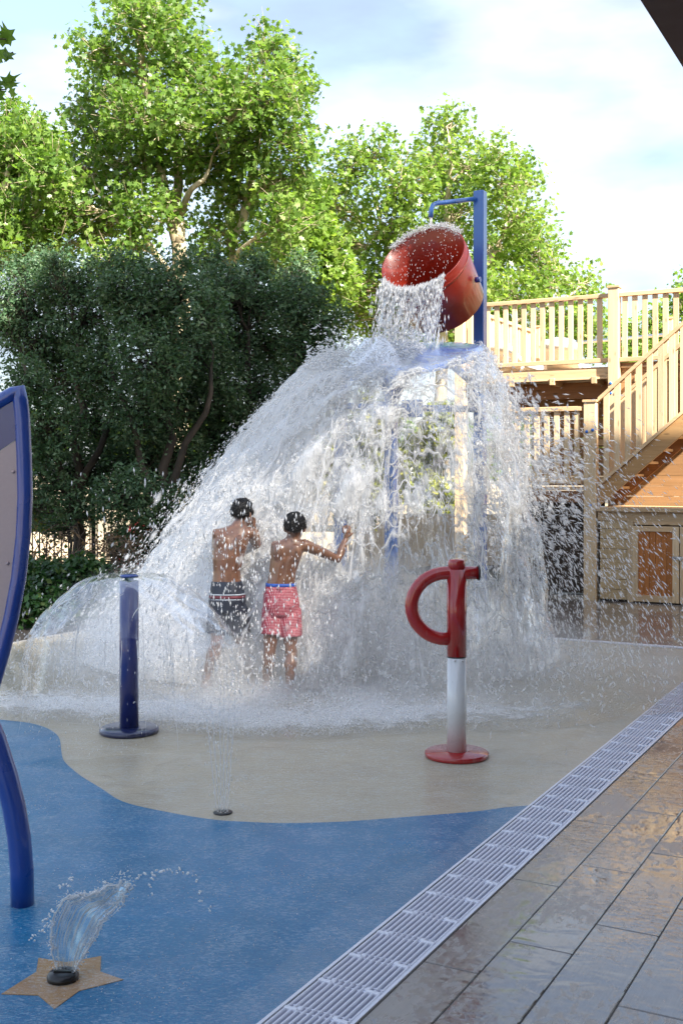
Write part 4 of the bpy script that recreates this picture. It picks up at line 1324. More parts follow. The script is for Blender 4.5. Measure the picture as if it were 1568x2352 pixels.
# iron fence
f0, f1 = P(-60, 1100, 16.9), P(480, 1100, 17.6)
f0.z = f1.z = 0
fen = empty('iron_fence', f0, 0, 'thin dark iron railing fence behind the dead bush', 'fence')
fd = f1 - f0
nP = 34
bm_ = MB(); bm_.tube([(0, 0, 0), (0, 0, 1.62), (0, 0, 1.68)], [0.011, 0.011, 0.002], 6)
bme = bm_.mesh('picket'); bme.materials.append(M_IRON)
for i in range(nP):
    link('picket', bme, None, fen, fd * (i / (nP - 1)))
for z in (0.35, 1.35):
    m = MB(); m.tube([Vector((0, 0, z)), fd + Vector((0, 0, z))], 0.014, 6)
    link('fence_rail', m, M_IRON, fen)
for t in (0.02, 0.5, 0.98):
    m = MB(); m.box(-0.03, 0.03, -0.03, 0.03, 0, 1.75)
    link('fence_post', m, M_IRON, fen, fd * t)

# sunlit things beyond the fence and behind the water
wl_ = MB(); a_, b_ = P(-900, 1100, 30), P(480, 1100, 31)
wl_.box(0, 9.0, 0, 0.3, 0, 0.55)
tag(link('low_wall', wl_, M_STUCCO, None, (P(60, 1100, 23).x, 23.0, -0.05)), 'low sunlit tan wall beyond the iron fence', 'wall')
rc = MB(); rc.sections([(0, 0, 0, .38, .2), (0, 0, .35, .42, .22), (0.05, 0, .5, .25, .15), (.06, 0, .8, .2, .12), (.06, 0, .85, .1, .08)], 14)
v = P(305, 1100, 21.0)
tag(link('red_cloth', rc, simple('red_cloth', (0.45, 0.03, 0.03), 0.7), None, (P(312 / 1.0 * 0 + 315, 1100, 21).x, 21.0, -0.05)), 'bright red cloth bundle beyond the fence', 'cloth')
for i, (lst, Y, lab) in enumerate([
        ([(20, 1150, 60, 60), (-60, 1120, 80, 80), (80, 1190, 60, 40)], 27.0, 'sunlit yellow green bush beyond the fence at far left'),
        ([(560, 1130, 90, 70), (650, 1100, 90, 90), (600, 1040, 80, 60)], 25.0, 'sunlit bush showing behind the two boys'),
        ([(810, 1060, 60, 80), (860, 980, 50, 70), (835, 1150, 70, 50), (845, 1060, 50, 80)], 18.5, 'sunlit yellow green bush behind the middle of the waterfall'),
        ([(960, 1080, 60, 80), (1020, 990, 60, 60), (1010, 1150, 50, 50)], 25.5, 'sunlit bush between the waterfall and the deck')]):
    bush('sunlit_bush', lst, Y, lab, 40 + i, 850, 0.14, M_LITBUSH, 'shrub', 14, None, 'sunlit bushes in the background')
rk = MB(); rk.box(0, 3.6, 0, 0.3, 0, 1.0)
tag(link('tan_wall', rk, M_STUCCO, None, (P(800, 1100, 21).x, 21.0, -0.05)), 'tan rendered wall seen through the waterfall', 'wall')
for i in range(10):
    x = -700 + i * 260 + RNG.uniform(-60, 60)
    Yf = 60 + RNG.uniform(-8, 12)
    bush('far_tree', [(x, 1040, 130, 60), (x + 60, 1000, 90, 60), (x - 80, 1010, 80, 60)], Yf, ['far green tree on the skyline behind the trunks', 'far bushy green tree low on the skyline'][i % 2] + [' at the far left', ' left of the oaks', ' behind the left oak', ' behind the middle oak', ' behind the right oak', ' behind the boys', ' behind the bucket', ' behind the deck', ' behind the stairs', ' at the far right'][i], 60 + i, 260, 0.5, M_PLANE2, 'tree', 12, None, 'trees on the skyline')

# ------------------------------------------------------------------ people
def remeshed(name, mb, mat, parent, vox, smooth=6):
    o = link(name, mb, mat, parent)
    r = o.modifiers.new('remesh', 'REMESH'); r.mode = 'VOXEL'; r.voxel_size = vox; r.use_smooth_shade = True
    s = o.modifiers.new('smooth', 'SMOOTH'); s.factor = 0.5; s.iterations = smooth
    return o

def hand(mb, wrist, dirv, side, back, sc=1.0):
    """palm, four bent fingers of unequal length and a thumb"""
    d = Vector(dirv).normalized(); s = Vector(side).normalized(); n = Vector(back).normalized()
    w = Vector(wrist)
    mb.tube([w, w + d * 0.03 * sc, w + d * 0.075 * sc], [(0.024 * sc, 0.017 * sc), (0.034 * sc, 0.016 * sc), (0.036 * sc, 0.013 * sc)], 10)
    palm = w + d * 0.07 * sc
    for i, L in enumerate((0.062, 0.070, 0.066, 0.052)):
        o = palm + s * (0.027 - 0.018 * i) * sc
        dd = (d + s * (0.10 - 0.07 * i)).normalized()
        mb.tube([o - d * 0.012 * sc, o + dd * L * 0.45 * sc, o + (dd * 0.78 - n * 0.22) * L * 0.8 * sc, o + (dd * 0.85 - n * 0.42) * L * sc], [0.0095 * sc, 0.009 * sc, 0.0083 * sc, 0.006 * sc], 8)
    o = w + d * 0.025 * sc + s * 0.026 * sc
    dd = (d * 0.6 + s * 0.75).normalized()
    mb.tube([o - s * 0.01 * sc, o + dd * 0.03 * sc, o + (dd * 0.9 - n * 0.25) * 0.06 * sc], [0.0125 * sc, 0.0105 * sc, 0.007 * sc], 8)

def head(mb, c, sc, yaw=0.0):
    c = Vector(c)
    mb.ball(c, (0.074 * sc, 0.090 * sc, 0.098 * sc), 18, 14)
    f = Vector((math.sin(yaw), math.cos(yaw), 0)); r = Vector((f.y, -f.x, 0))
    mb.ball(c + f * 0.03 * sc - Vector((0, 0, 0.055 * sc)), (0.055 * sc, 0.058 * sc, 0.058 * sc), 14, 10)     # jaw
    mb.ball(c + f * 0.097 * sc - Vector((0, 0, 0.028 * sc)), (0.012 * sc, 0.018 * sc, 0.022 * sc), 8, 6)      # nose
    for s in (-1, 1):
        mb.ball(c + r * (0.078 * s * sc) - f * 0.008 * sc - Vector((0, 0, 0.022 * sc)), (0.011 * sc, 0.019 * sc, 0.031 * sc), 10, 8)
        mb.ball(c + f * 0.082 * sc + r * (0.03 * s * sc), (0.014 * sc, 0.012 * sc, 0.012 * sc), 8, 6)
    mb.ball(c + f * 0.085 * sc - Vector((0, 0, 0.062 * sc)), (0.022 * sc, 0.012 * sc, 0.009 * sc), 8, 6)

def foot(mb, ankle, fdir, sc=1.0):
    a = Vector(ankle); f = Vector((fdir[0], fdir[1], 0)).normalized()
    h = Vector((a.x, a.y, 0.028))
    mb.tube([h - f * 0.05 * sc, h, h + f * 0.08 * sc, h + f * 0.15 * sc, h + f * 0.17 * sc], [(0.028, 0.026), (0.034, 0.03), (0.038, 0.024), (0.036, 0.016), (0.02, 0.010)], 10)

def legs(mb, lst, sc):
    for (hip, knee, ankle, fdir) in lst:
        hip, knee, ankle = Vector(hip), Vector(knee), Vector(ankle)
        calf = knee.lerp(ankle, 0.3) - Vector((fdir[0], fdir[1], 0)) * 0.018
        mb.tube([hip, hip.lerp(knee, 0.4), knee.lerp(hip, 0.12), knee, calf, knee.lerp(ankle, 0.72), ankle, Vector((ankle.x, ankle.y, 0.03))],
                [0.078 * sc, 0.068 * sc, 0.050 * sc, 0.048 * sc, 0.052 * sc, 0.037 * sc, 0.030 * sc, 0.032 * sc], 12)
        foot(mb, ankle, fdir, sc)

# boy B, red shorts, right arm stretched out to the leg of the roof
def Bp(x, y, d=0.0): return P(x, y, 8.70 + d)
pB = Vector((Bp(640, 1090).x, 8.70, 0))
bB = empty('person', pB, 0, 'boy in red and white checked shorts reaching one arm out to the right', 'person', 'boys under the waterfall')
R = lambda v: Vector(v) - pB
mb = MB()
def sec(x, y, rx, ry, d=0.0):
    v = R(Bp(x, y, d)); return (v.x, v.y, v.z, rx, ry)
mb.sections([sec(646, 1405, .10, .09), sec(646, 1375, .128, .098), sec(645, 1345, .112, .083), sec(648, 1320, .104, .077), sec(653, 1295, .115, .082), sec(659, 1268, .128, .086), sec(662, 1252, .132, .078), sec(665, 1243, .10, .062), sec(671, 1236, .055, .052), sec(675, 1224, .043, .048), sec(676, 1208, .043, .05)])
head(mb, R(Bp(677, 1208, 0.01)), 1.0, 0.15)
# shoulder blades and the ridges beside the spine
for s_ in (-1, 1):
    mb.ball(R(Bp(661 + s_ * 18, 1268)) + Vector((0, -0.072, 0)), (0.050, 0.022, 0.066), 12, 8)
    mb.tube([R(Bp(661 + s_ * 8, 1268 + 12)) + Vector((0, -0.072 - 0.004, 0)), R(Bp(653 + s_ * 9, 1300)) + Vector((0, -0.072 + 0.004, 0)), R(Bp(647 + s_ * 9, 1335)) + Vector((0, -0.072 + 0.006, 0))], 0.018, 8)
# shoulders, arms
sR = R(Bp(700, 1252, 0.0)); eR = R(Bp(776, 1284, 0.12)); wR = R(Bp(793, 1240, 0.20))
mb.tube([R(Bp(672, 1254)), sR, sR.lerp(eR, .35), sR.lerp(eR, .7), eR, eR.lerp(wR, .35), wR], [.05, .050, .043, .037, .035, .036, .025], 12)
hand(mb, wR, (0.1, 0.15, 1), (1, 0, 0.1), (0.2, -1, 0), 0.95)
sL = R(Bp(634, 1254, 0.02)); eL = R(Bp(629, 1300, 0.16)); wL = R(Bp(650, 1295, 0.36))
mb.tube([R(Bp(655, 1254)), sL, sL.lerp(eL, .4), eL, eL.lerp(wL, .4), wL], [.05, .048, .041, .034, .034, .025], 12)
hand(mb, wL, (0.3, 1, 0.2), (1, 0, 0.4), (0, 0, 1), 0.95)
def gnd(x, y, Y): 
    v = P(x, y, Y) - pB; v.z = 0.07; return v
legs(mb, [(R(Bp(627, 1405)), R(Bp(619, 1500, -0.03)), gnd(611, 1570, 8.76), (-.15, 1)), (R(Bp(662, 1405)), R(Bp(669, 1500, -0.05)), gnd(665, 1580, 8.60), (.1, 1))], 1.0)
remeshed('body', mb, M_SKIN, bB, 0.0075, 5)
hm = MB(); c = R(Bp(677, 1206, 0.0))
hm.ball(c + Vector((0, -0.006, 0.012)), (0.081, 0.094, 0.098), 20, 14)
hm2 = remeshed('hair', hm, M_HAIR, bB, 0.009, 2)
ho = hm2.modifiers.new('tuft', 'DISPLACE'); tx = bpy.data.textures.new('hair_tuft', 'CLOUDS'); tx.noise_scale = 0.02; ho.texture = tx; ho.strength = 0.018
# trim the hair to a cap by a boolean-free cut: keep the verts over the nape line
def cap_ball(c, r, cut, tilt):
    mbb = MB(); vs, fs = [], []; n, mth = 26, 16
    for i in range(mth + 1):
        th = (PI * 0.64) * i / mth
        for k_ in range(n):
            a = 2 * PI * k_ / n
            lim = 0.86 - 0.14 * math.sin(a)           # shorter on the forehead (+y)
            t2 = th * lim
            vs.append((c[0] + r[0] * math.sin(t2) * math.cos(a), c[1] + r[1] * math.sin(t2) * math.sin(a), c[2] + r[2] * math.cos(t2)))
    for i in range(mth):
        for k_ in range(n):
            k2 = (k_ + 1) % n
            fs.append((i * n + k_, (i + 1) * n + k_, (i + 1) * n + k2, i * n + k2))
    mbb.add(vs, fs, True)
    return mbb
bpy.data.objects.remove(hm2)
HAIRS = []
def hair(c, r, parent):
    o = link('hair', cap_ball(c, r, 0, 0), M_HAIR, parent)
    s = o.modifiers.new('thick', 'SOLIDIFY'); s.thickness = 0.003; s.offset = -1
    u = o.modifiers.new('sub', 'SUBSURF'); u.levels = 1; u.render_levels = 2
    HAIRS.append((o, Vector(c), r, parent))
    dsp = o.modifiers.new('tuft', 'DISPLACE'); dsp.texture = tx; dsp.strength = 0.016; dsp.mid_level = 0.5
    return o
hair(c + Vector((0, -0.004, 0.004)), (0.079, 0.095, 0.098), bB)
sb = MB()
sb.sections([sec(646, 1412, .125, .105), sec(646, 1390, .145, .115), sec(645, 1366, .135, .108), sec(645, 1343, .118, .092)])
for hx, kx, bx2, dd in ((629, 626, 625, 0), (664, 667, 669, 0)):
    a0 = R(Bp(hx, 1400)); a1 = R(Bp(bx2, 1458 if hx < 640 else 1464, -0.022 if hx < 640 else -0.035))
    sb.tube([a0, a0.lerp(a1, .5), a1], [(.085, .095), (.088, .092), (.090, .088)], 16)
so = remeshed('shorts', sb, M_GINGHAM, bB, 0.009, 4)
wbm = MB(); wbm.sections([sec(645, 1346, .120, .094), sec(645, 1339, .118, .092)])
link('waistband', wbm, M_WAIST, bB)

# boy A, dark shorts, right hand raised to his face
def Ap(x, y, d=0.0): return P(x, y, 8.92 + d)
pA = Vector((Ap(528, 1090).x, 8.92, 0))
bA = empty('person', pA, 0, 'taller boy in navy shorts with a striped band holding a hand to his face', 'person', 'boys under the waterfall')
R = lambda v: Vector(v) - pA
def sec(x, y, rx, ry, d=0.0):
    v = R(Ap(x, y, d)); return (v.x, v.y, v.z, rx, ry)
mb = MB()
mb.sections([sec(522, 1400, .11, .10), sec(522, 1370, .138, .108), sec(521, 1338, .118, .09), sec(521, 1312, .110, .084), sec(524, 1282, .126, .09), sec(529, 1250, .142, .095, .02), sec(534, 1228, .148, .088, .04), sec(539, 1214, .115, .07, .05), sec(547, 1205, .06, .056, .06), sec(553, 1194, .048, .052, .07), sec(556, 1178, .046, .054, .08)])
head(mb, R(Ap(558, 1177, 0.1)), 1.04, 0.6)
for s_ in (-1, 1):
    mb.ball(R(Ap(534 + s_ * 20, 1246)) + Vector((0, -0.060, 0)), (0.050, 0.022, 0.066), 12, 8)
    mb.tube([R(Ap(534 + s_ * 8, 1246 + 12)) + Vector((0, -0.060 - 0.004, 0)), R(Ap(526 + s_ * 9, 1285)) + Vector((0, -0.060 + 0.004, 0)), R(Ap(521 + s_ * 9, 1330)) + Vector((0, -0.060 + 0.006, 0))], 0.018, 8)
sR = R(Ap(574, 1224, 0.05)); eR = R(Ap(590, 1252, 0.22)); wR = R(Ap(586, 1216, 0.26))
mb.tube([R(Ap(545, 1226, .04)), sR, sR.lerp(eR, .5), eR, eR.lerp(wR, .45), wR], [.052, .052, .043, .037, .037, .027], 12)
hand(mb, wR, (-0.25, 0.1, 1), (-0.6, 0.6, 0), (0.6, 0.4, 0.2), 1.0)
sL = R(Ap(499, 1226, 0.02)); eL = R(Ap(497, 1282, 0.14)); wL = R(Ap(520, 1290, 0.36))
mb.tube([R(Ap(522, 1226, .03)), sL, sL.lerp(eL, .4), eL, eL.lerp(wL, .4), wL], [.052, .05, .042, .036, .036, .026], 12)
hand(mb, wL, (0.5, 1, 0.2), (1, 0, 0.4), (0, 0, 1), 1.0)
def gnd(x, y, Y):
    v = P(x, y, Y) - pA; v.z = 0.07; return v
legs(mb, [(R(Ap(505, 1395)), R(Ap(498, 1480, -0.08)), gnd(472, 1570, 8.84), (.2, 1)), (R(Ap(540, 1395)), R(Ap(556, 1482, 0.05)), gnd(577, 1572, 9.0), (.35, 1))], 1.05)
remeshed('body', mb, M_SKIN, bA, 0.0075, 5)
c = R(Ap(558, 1175, 0.1))
hair(c + Vector((-0.006, -0.006, 0.006)), (0.083, 0.099, 0.102), bA)
sb = MB()
sb.sections([sec(522, 1405, .135, .115), sec(522, 1380, .150, .12), sec(522, 1356, .138, .11), sec(521, 1334, .122, .096)])
for hx, bx2, by2, dd in ((505, 500, 1456, -0.062), (540, 549, 1454, 0.036)):
    a0 = R(Ap(hx, 1395)); a1 = R(Ap(bx2, by2, dd))
    sb.tube([a0, a0.lerp(a1, .5), a1], [(.090, .10), (.094, .10), (.095, .10)], 16)
remeshed('shorts', sb, M_NAVYCLOTH, bA, 0.009, 4)
for y, mm_, h in ((1362, M_STRIPE_W, 3), (1366, M_STRIPE_R, 6), (1373, M_STRIPE_W, 3)):
    s_ = MB(); s_.sections([sec(522, y + h, .147, .119), sec(522, y, .144, .117)], 28)
    link('stripe', s_, mm_, bA)

# ------------------------------------------------------------------ water
def streaks(name, pos, vel, ln, rad, mat, label=None, cat=None, parent=None):
    """drops and short threads of water drawn out along their path"""
    N = len(pos)
    v = vel / np.maximum(np.linalg.norm(vel, axis=1, keepdims=True), 1e-6)
    ref = np.tile(np.array([[0.31, 0.9, 0.2]]), (N, 1))
    u = np.cross(v, ref); u /= np.linalg.norm(u, axis=1, keepdims=True)
    w = np.cross(v, u)
    L, r = ln[:, None], rad[:, None]
    V = np.stack([pos + v * L, pos - v * L, pos + u * r, pos + w * r, pos - u * r, pos - w * r], axis=1)
    F0 = np.array([(0, 2, 3), (0, 3, 4), (0, 4, 5), (0, 5, 2), (1, 3, 2), (1, 4, 3), (1, 5, 4), (1, 2, 5)])
    F = (F0[None] + (np.arange(N) * 6)[:, None, None]).reshape(-1, 3)
    o = link(name, mesh_np(name, V.reshape(-1, 3), F, True), mat, parent)
    return tag(o, label, cat, None, 'stuff')

# landing distance, fall curve and density of the sheet round the roof (angle in degrees, 180 = left, 270 = towards the camera)
TH = np.array([0, 30, 60, 90, 120, 150, 180, 205, 225, 245, 270, 300, 330, 360], float)
REACH = np.array([.62, .6, .6, .8, 1.2, 1.8, 2.1, 1.75, 1.25, .95, .80, .72, .66, .62])
POW = np.array([1.7, 1.6, 1.5, 1.5, 1.4, 1.25, 1.15, 1.25, 1.5, 1.8, 2.0, 1.9, 1.8, 1.7])
DENS = np.array([.18, .1, .05, .05, .2, .75, 1.0, 1.0, .92, .66, .32, .22, .22, .18])

def curtain_pos(th, q, rs=1.0, off=0.0):
    """th in degrees (array), q = 0..1 along the fall"""
    tr = np.radians(th)
    rc, pw = np.interp(th % 360, TH, REACH), np.interp(th % 360, TH, POW)
    dx, dy = np.cos(tr), np.sin(tr)
    rx, ry = 0.78 * dx, 0.78 * dy
    z0 = RC.z + 0.13 * rx + 0.26 * ry + 0.04 + off
    s = rc * rs * q
    return np.stack([RC.x + rx + dx * s, RC.y + ry + dy * s, z0 * (1 - q ** pw)], axis=-1)

# clumps and gaps of the fall: a smooth random field over (angle, fall)
FN, FM = 720, 160
def smooth_noise(sa, sq, seed):
    rg = np.random.default_rng(seed)
    z = rg.normal(size=(FN, FM * 2))
    ka = np.fft.fftfreq(FN)[:, None]; kq = np.fft.fftfreq(FM * 2)[None]
    f = np.fft.ifft2(np.fft.fft2(z) * np.exp(-2 * (PI * ka * sa) ** 2 - 2 * (PI * kq * sq) ** 2)).real[:, :FM]
    return f / f.std()
FIELD = 0.75 * smooth_noise(5.0, 5.0, 1) + 0.55 * smooth_noise(2.0, 2.6, 2) + 0.35 * smooth_noise(14, 20, 3) + 0.25 * smooth_noise(1.0, 9.0, 4)
FIELD /= FIELD.std()
def field(th, q):
    sh = th + 7.0 * np.asarray(q)                      # the clumps trail as they fall
    i = (np.asarray(sh) % 360 / 360 * FN).astype(int) % FN
    j = np.clip((np.asarray(q) * (FM - 1)).astype(int), 0, FM - 1)
    return FIELD[i, j]
def keep(th, q, rg, soft=0.6, bias=0.0):
    return rg.random(len(th)) < 1 / (1 + np.exp(-(field(th, q) - bias) / (soft * 0.5)))

cas = empty('waterfall', (0, 0, 0), 0, 'white dome of water falling from the sloping blue roof', 'waterfall')
def curtain(name, t0_, t1_, rs, off, mat, amp, seed, dscale=1.0, q0=-0.18, q1=1.0, nu=330, nv=130):
    th = np.linspace(t0_, t1_, nu); q = np.linspace(q0, q1, nv)
    TT, QQ = np.meshgrid(th, q, indexing='ij')
    Qc = np.clip(QQ, 0, 1)
    p = curtain_pos(TT.ravel(), Qc.ravel(), rs, off)
    tr = np.radians(TT.ravel()); qq = QQ.ravel()
    inn = np.minimum(qq, 0)                              # part lying on the roof, inward of the rim
    p[:, 0] += np.cos(tr) * inn * 3.5; p[:, 1] += np.sin(tr) * inn * 3.5
    p[:, 2] += (0.13 * np.cos(tr) + 0.26 * np.sin(tr)) * inn * 3.5 + 0.02
    rg = np.random.default_rng(seed)
    d = np.zeros(len(p))
    for _ in range(26):
        kx, ky, ph = rg.uniform(4, 34), rg.uniform(4, 34), rg.uniform(0, 6.28)
        d += np.sin(tr * kx + qq * ky + ph + 1.5 * np.sin(qq * 7 + kx)) / (1 + 0.03 * kx)
    d *= amp * (0.25 + 0.9 * np.clip(qq, 0, 1)) / 3.0
    d += 0.014 * field(TT.ravel(), np.clip(qq, 0, 1)) * np.clip(qq * 6, 0, 1)
    p[:, 0] += np.cos(tr) * d; p[:, 1] += np.sin(tr) * d; p[:, 2] += d * 0.5
    p[:, 2] = np.maximum(p[:, 2], 0.01)
    idx = np.arange(nu * nv).reshape(nu, nv)
    F = np.stack([idx[:-1, :-1], idx[1:, :-1], idx[1:, 1:], idx[:-1, 1:]], axis=-1).reshape(-1, 4)
    me = mesh_np(name, p, F, True)
    uvl = me.uv_layers.new(name='flow')
    vi = F.ravel()
    uv = np.stack([tr[vi] * 1.0, qq[vi]], axis=-1).astype(np.float32)
    uvl.data.foreach_set('uv', uv.ravel())
    at = me.attributes.new('dens', 'FLOAT', 'POINT')
    dn = np.interp(TT.ravel() % 360, TH, DENS) * dscale * (1.0 - 0.25 * np.clip(qq, 0, 1) ** 2) + 0.10 * np.exp(-np.abs(qq) * 9) - 0.8 * np.clip(-qq * 3, 0, 1) - 0.35 * np.exp(-np.abs(qq) * 8) * ((TT.ravel() % 360 > 285) | (TT.ravel() % 360 < 60))
    dn += 0.17 * np.clip(field(TT.ravel(), np.clip(qq, 0, 1)), -2, 2) * np.clip(qq * 8, 0, 1)
    at.data.foreach_set('value', dn.astype(np.float32))
    return link(name, me, mat, cas)
curtain('water_sheet', 110, 350, 1.0, 0.0, M_SHEET_A, 0.045, 101)
curtain('water_sheet', 130, 330, 0.90, -0.03, M_SHEET_B, 0.05, 102, 1.0)
curtain('water_sheet', 125, 265, 0.86, 0.02, M_SHEET_C, 0.05, 103, 0.95)

def strands(name, paths, radii, mat, parent, flat=1.0):
    """threads of water: four sided tubes along (N, K, 3) paths"""
    N, K = paths.shape[:2]
    t = np.gradient(paths, axis=1)
    t /= np.maximum(np.linalg.norm(t, axis=2, keepdims=True), 1e-6)
    ref = np.tile(np.array([0.23, 0.95, 0.2]), (N, K, 1))
    u = np.cross(t, ref); u /= np.maximum(np.linalg.norm(u, axis=2, keepdims=True), 1e-6)
    w = np.cross(t, u)
    r = radii[:, :, None]
    V = np.stack([paths + u * r, paths + w * r * flat, paths - u * r, paths - w * r * flat], axis=2)
    base = (np.arange(N) * K * 4)[:, None, None] + (np.arange(K - 1) * 4)[None, :, None]
    f = []
    for k_ in range(4):
        k2 = (k_ + 1) % 4
        f.append(np.stack([base[..., 0] + k_, base[..., 0] + k2, base[..., 0] + 4 + k2, base[..., 0] + 4 + k_], -1))
    F = np.concatenate([q.reshape(-1, 4) for q in f])
    return tag(link(name, mesh_np(name, V.reshape(-1, 3), F, True), mat, parent), kind='stuff')

rs_ = np.random.default_rng(501)
def pick_theta(n, wgt, lo=100, hi=400):
    th = np.linspace(lo, hi, 600); w = np.interp(th % 360, TH, wgt); w = w / w.sum()
    return rs_.choice(th, n, p=w) + rs_.uniform(-.4, .4, n)
def falling_threads(n, wgt, qlen, rmin, rmax, name, mat, wob=2.0, K=22, rad_off=0.06):
    th0 = pick_theta(n, wgt)
    q0 = rs_.random(n) * 0.95
    kk = keep(th0, q0, rs_, 0.6, 0.1); th0, q0 = th0[kk], q0[kk]; n = len(th0)
    q1 = np.minimum(q0 + rs_.uniform(*qlen, n), 1.0)
    s = np.linspace(0, 1, K)[None]
    q = q0[:, None] + (q1 - q0)[:, None] * s
    ph = rs_.uniform(0, 6.28, (n, 3)); fr = rs_.uniform(3, 22, (n, 3))
    wv = sum(np.sin(q * fr[:, i:i + 1] * 3 + ph[:, i:i + 1]) for i in range(3)) / 3
    th = th0[:, None] + wv * wob * (0.3 + q) + rs_.normal(0, 1.5, n)[:, None] * (q - q0[:, None])
    P_ = curtain_pos(th.ravel(), q.ravel(), 1.0).reshape(n, K, 3)
    off = rs_.normal(0, rad_off, n)[:, None] * (0.25 + q) + 0.02 * np.sin(q * 60 + ph[:, :1])
    tr = np.radians(th)
    P_[..., 0] += np.cos(tr) * off; P_[..., 1] += np.sin(tr) * off; P_[..., 2] += off * 0.4
    P_[..., 2] = np.maximum(P_[..., 2], 0.01)
    env = np.sin(np.pi * np.clip(s, 0.02, 0.98)) ** 0.5
    r = (rmin + (rmax - rmin) * rs_.random(n)[:, None] ** 2) * env * (0.45 + 0.75 * np.abs(np.sin(q * fr[:, 1:2] * 5 + ph[:, 1:2])))
    strands(name, P_, r, mat, cas, 0.6)
falling_threads(1300, DENS ** 1.3, (0.04, 0.16), 0.006, 0.030, 'water_threads', M_SOFT, 1.2, 12)
falling_threads(160, np.maximum(DENS, 0.35), (0.2, 0.6), 0.004, 0.014, 'water_threads', M_SOFT, 0.7)
def arching_threads(n, wgt, span, h, rmin, rmax, name, mat, K=16):
    thc = pick_theta(n, wgt); qc = rs_.uniform(0.05, 0.95, n)
    s = np.linspace(-1, 1, K)[None]
    th = thc[:, None] + rs_.uniform(*span, n)[:, None] * s
    hh = rs_.uniform(*h, n)[:, None]
    q = np.clip(qc[:, None] + hh * s * s + 0.008 * np.sin(s * rs_.uniform(4, 12, n)[:, None] + qc[:, None] * 50), 0, 1)
    P_ = curtain_pos(th.ravel(), q.ravel(), 1.0).reshape(n, K, 3)
    off = rs_.normal(0.02, 0.05, n)[:, None]
    tr = np.radians(th)
    P_[..., 0] += np.cos(tr) * off; P_[..., 1] += np.sin(tr) * off
    r = (rmin + (rmax - rmin) * rs_.random(n)[:, None] ** 2) * (1 - 0.75 * s * s) * (0.6 + 0.5 * np.abs(np.sin(s * 7 + qc[:, None] * 40)))
    strands(name, P_, r, mat, cas, 0.7)
ARCW = np.array([.5, .2, .0, .0, .0, .2, .5, .7, .8, 1, 1, 1, .8, .5])
arching_threads(190, ARCW, (2.0, 7.0), (0.015, 0.05), 0.004, 0.018, 'arching_threads', M_SOFT)
arching_threads(24, ARCW, (8.0, 16.0), (0.04, 0.10), 0.006, 0.020, 'arching_threads', M_SOFT)

thA, qA, spA, hA = [], [], [], []
for tc in (226, 236, 247, 258, 269, 280, 292, 305, 319, 334, 350):
    for q_ in np.arange(0.07, 0.97, 0.038):
        if rs_.random() < 0.78:
            thA.append(tc + rs_.normal() * 1.0); qA.append(q_ + rs_.normal() * 0.008); spA.append(rs_.uniform(4.0, 7.0)); hA.append(rs_.uniform(0.02, 0.05))
thA, qA, spA, hA = (np.array(x) for x in (thA, qA, spA, hA))
nA, K = len(thA), 18
s_ = np.linspace(-1, 1, K)[None]
th = thA[:, None] + spA[:, None] * s_
q = np.clip(qA[:, None] + hA[:, None] * s_ * s_ + 0.006 * np.sin(s_ * 9 + qA[:, None] * 70), 0, 1)
P_ = curtain_pos(th.ravel(), q.ravel(), 1.0).reshape(nA, K, 3)
P_[..., 1] -= 0.03
strands('scalloped_ribs', P_, (0.008 + 0.017 * rs_.random(nA)[:, None]) * (1 - 0.7 * s_ * s_) * (0.55 + 0.6 * np.abs(np.sin(s_ * 5 + qA[:, None] * 33))), M_RIB, cas, 1.6)

rw = np.random.default_rng(77)
def curtain_drops(n, lo, hi, weights, qlo, qhi, jit, lmin, lmax, rmin, rmax, name, mat, rsj=0.12, cb=0.15):
    th = np.linspace(lo, hi, 400); wgt = np.interp(th % 360, TH, weights); wgt /= wgt.sum()
    t = rw.choice(th, n, p=wgt) + rw.uniform(-1, 1, n)
    q = qlo + (qhi - qlo) * rw.random(n) ** 0.8
    if name != 'edge_spray':
        kk = keep(t, q, rw, 0.7, cb)
        t, q = t[kk], q[kk]; n = len(t)
    rs = 1 + rw.normal(size=n) * rsj
    p = curtain_pos(t, q, 1.0); p2 = curtain_pos(t, np.minimum(q + 0.03, 1.0), 1.0)
    tr = np.radians(t)
    sc = np.interp(t % 360, TH, REACH) * (rs - 1) * q
    p[:, 0] += np.cos(tr) * sc; p[:, 1] += np.sin(tr) * sc
    p += rw.normal(size=p.shape) * jit * (0.3 + q[:, None])
    p[:, 2] = np.maximum(p[:, 2], 0.01)
    v = p2 - curtain_pos(t, q, 1.0) + rw.normal(size=p.shape) * 0.006
    sz = rw.random(n) ** 2.2
    streaks(name, p, v, lmin + (lmax - lmin) * sz * rw.random(n), rmin + (rmax - rmin) * sz, mat, parent=cas)
curtain_drops(46000, 100, 400, np.maximum(DENS, 0.15), 0.0, 0.98, 0.045, 0.006, 0.03, 0.0016, 0.0052, 'falling_drops', M_DROP)
curtain_drops(13000, 120, 400, np.maximum(DENS, 0.08), 0.02, 0.98, 0.04, 0.016, 0.07, 0.006, 0.026, 'spray_clumps', M_SOFT, 0.10, 0.5)
curtain_drops(1800, 200, 330, np.ones(14), 0.45, 1.0, 0.16, 0.03, 0.13, 0.012, 0.040, 'spray_clumps', M_SOFT2, 0.3)
curtain_drops(7000, 285, 390, np.ones(14), 0.15, 1.0, 0.13, 0.010, 0.055, 0.0022, 0.009, 'falling_drops', M_SOFT, 0.35)
curtain_drops(9000, 140, 225, np.ones(14), 0.1, 1.0, 0.10, 0.006, 0.03, 0.002, 0.006, 'edge_spray', M_DROP, 0.10)

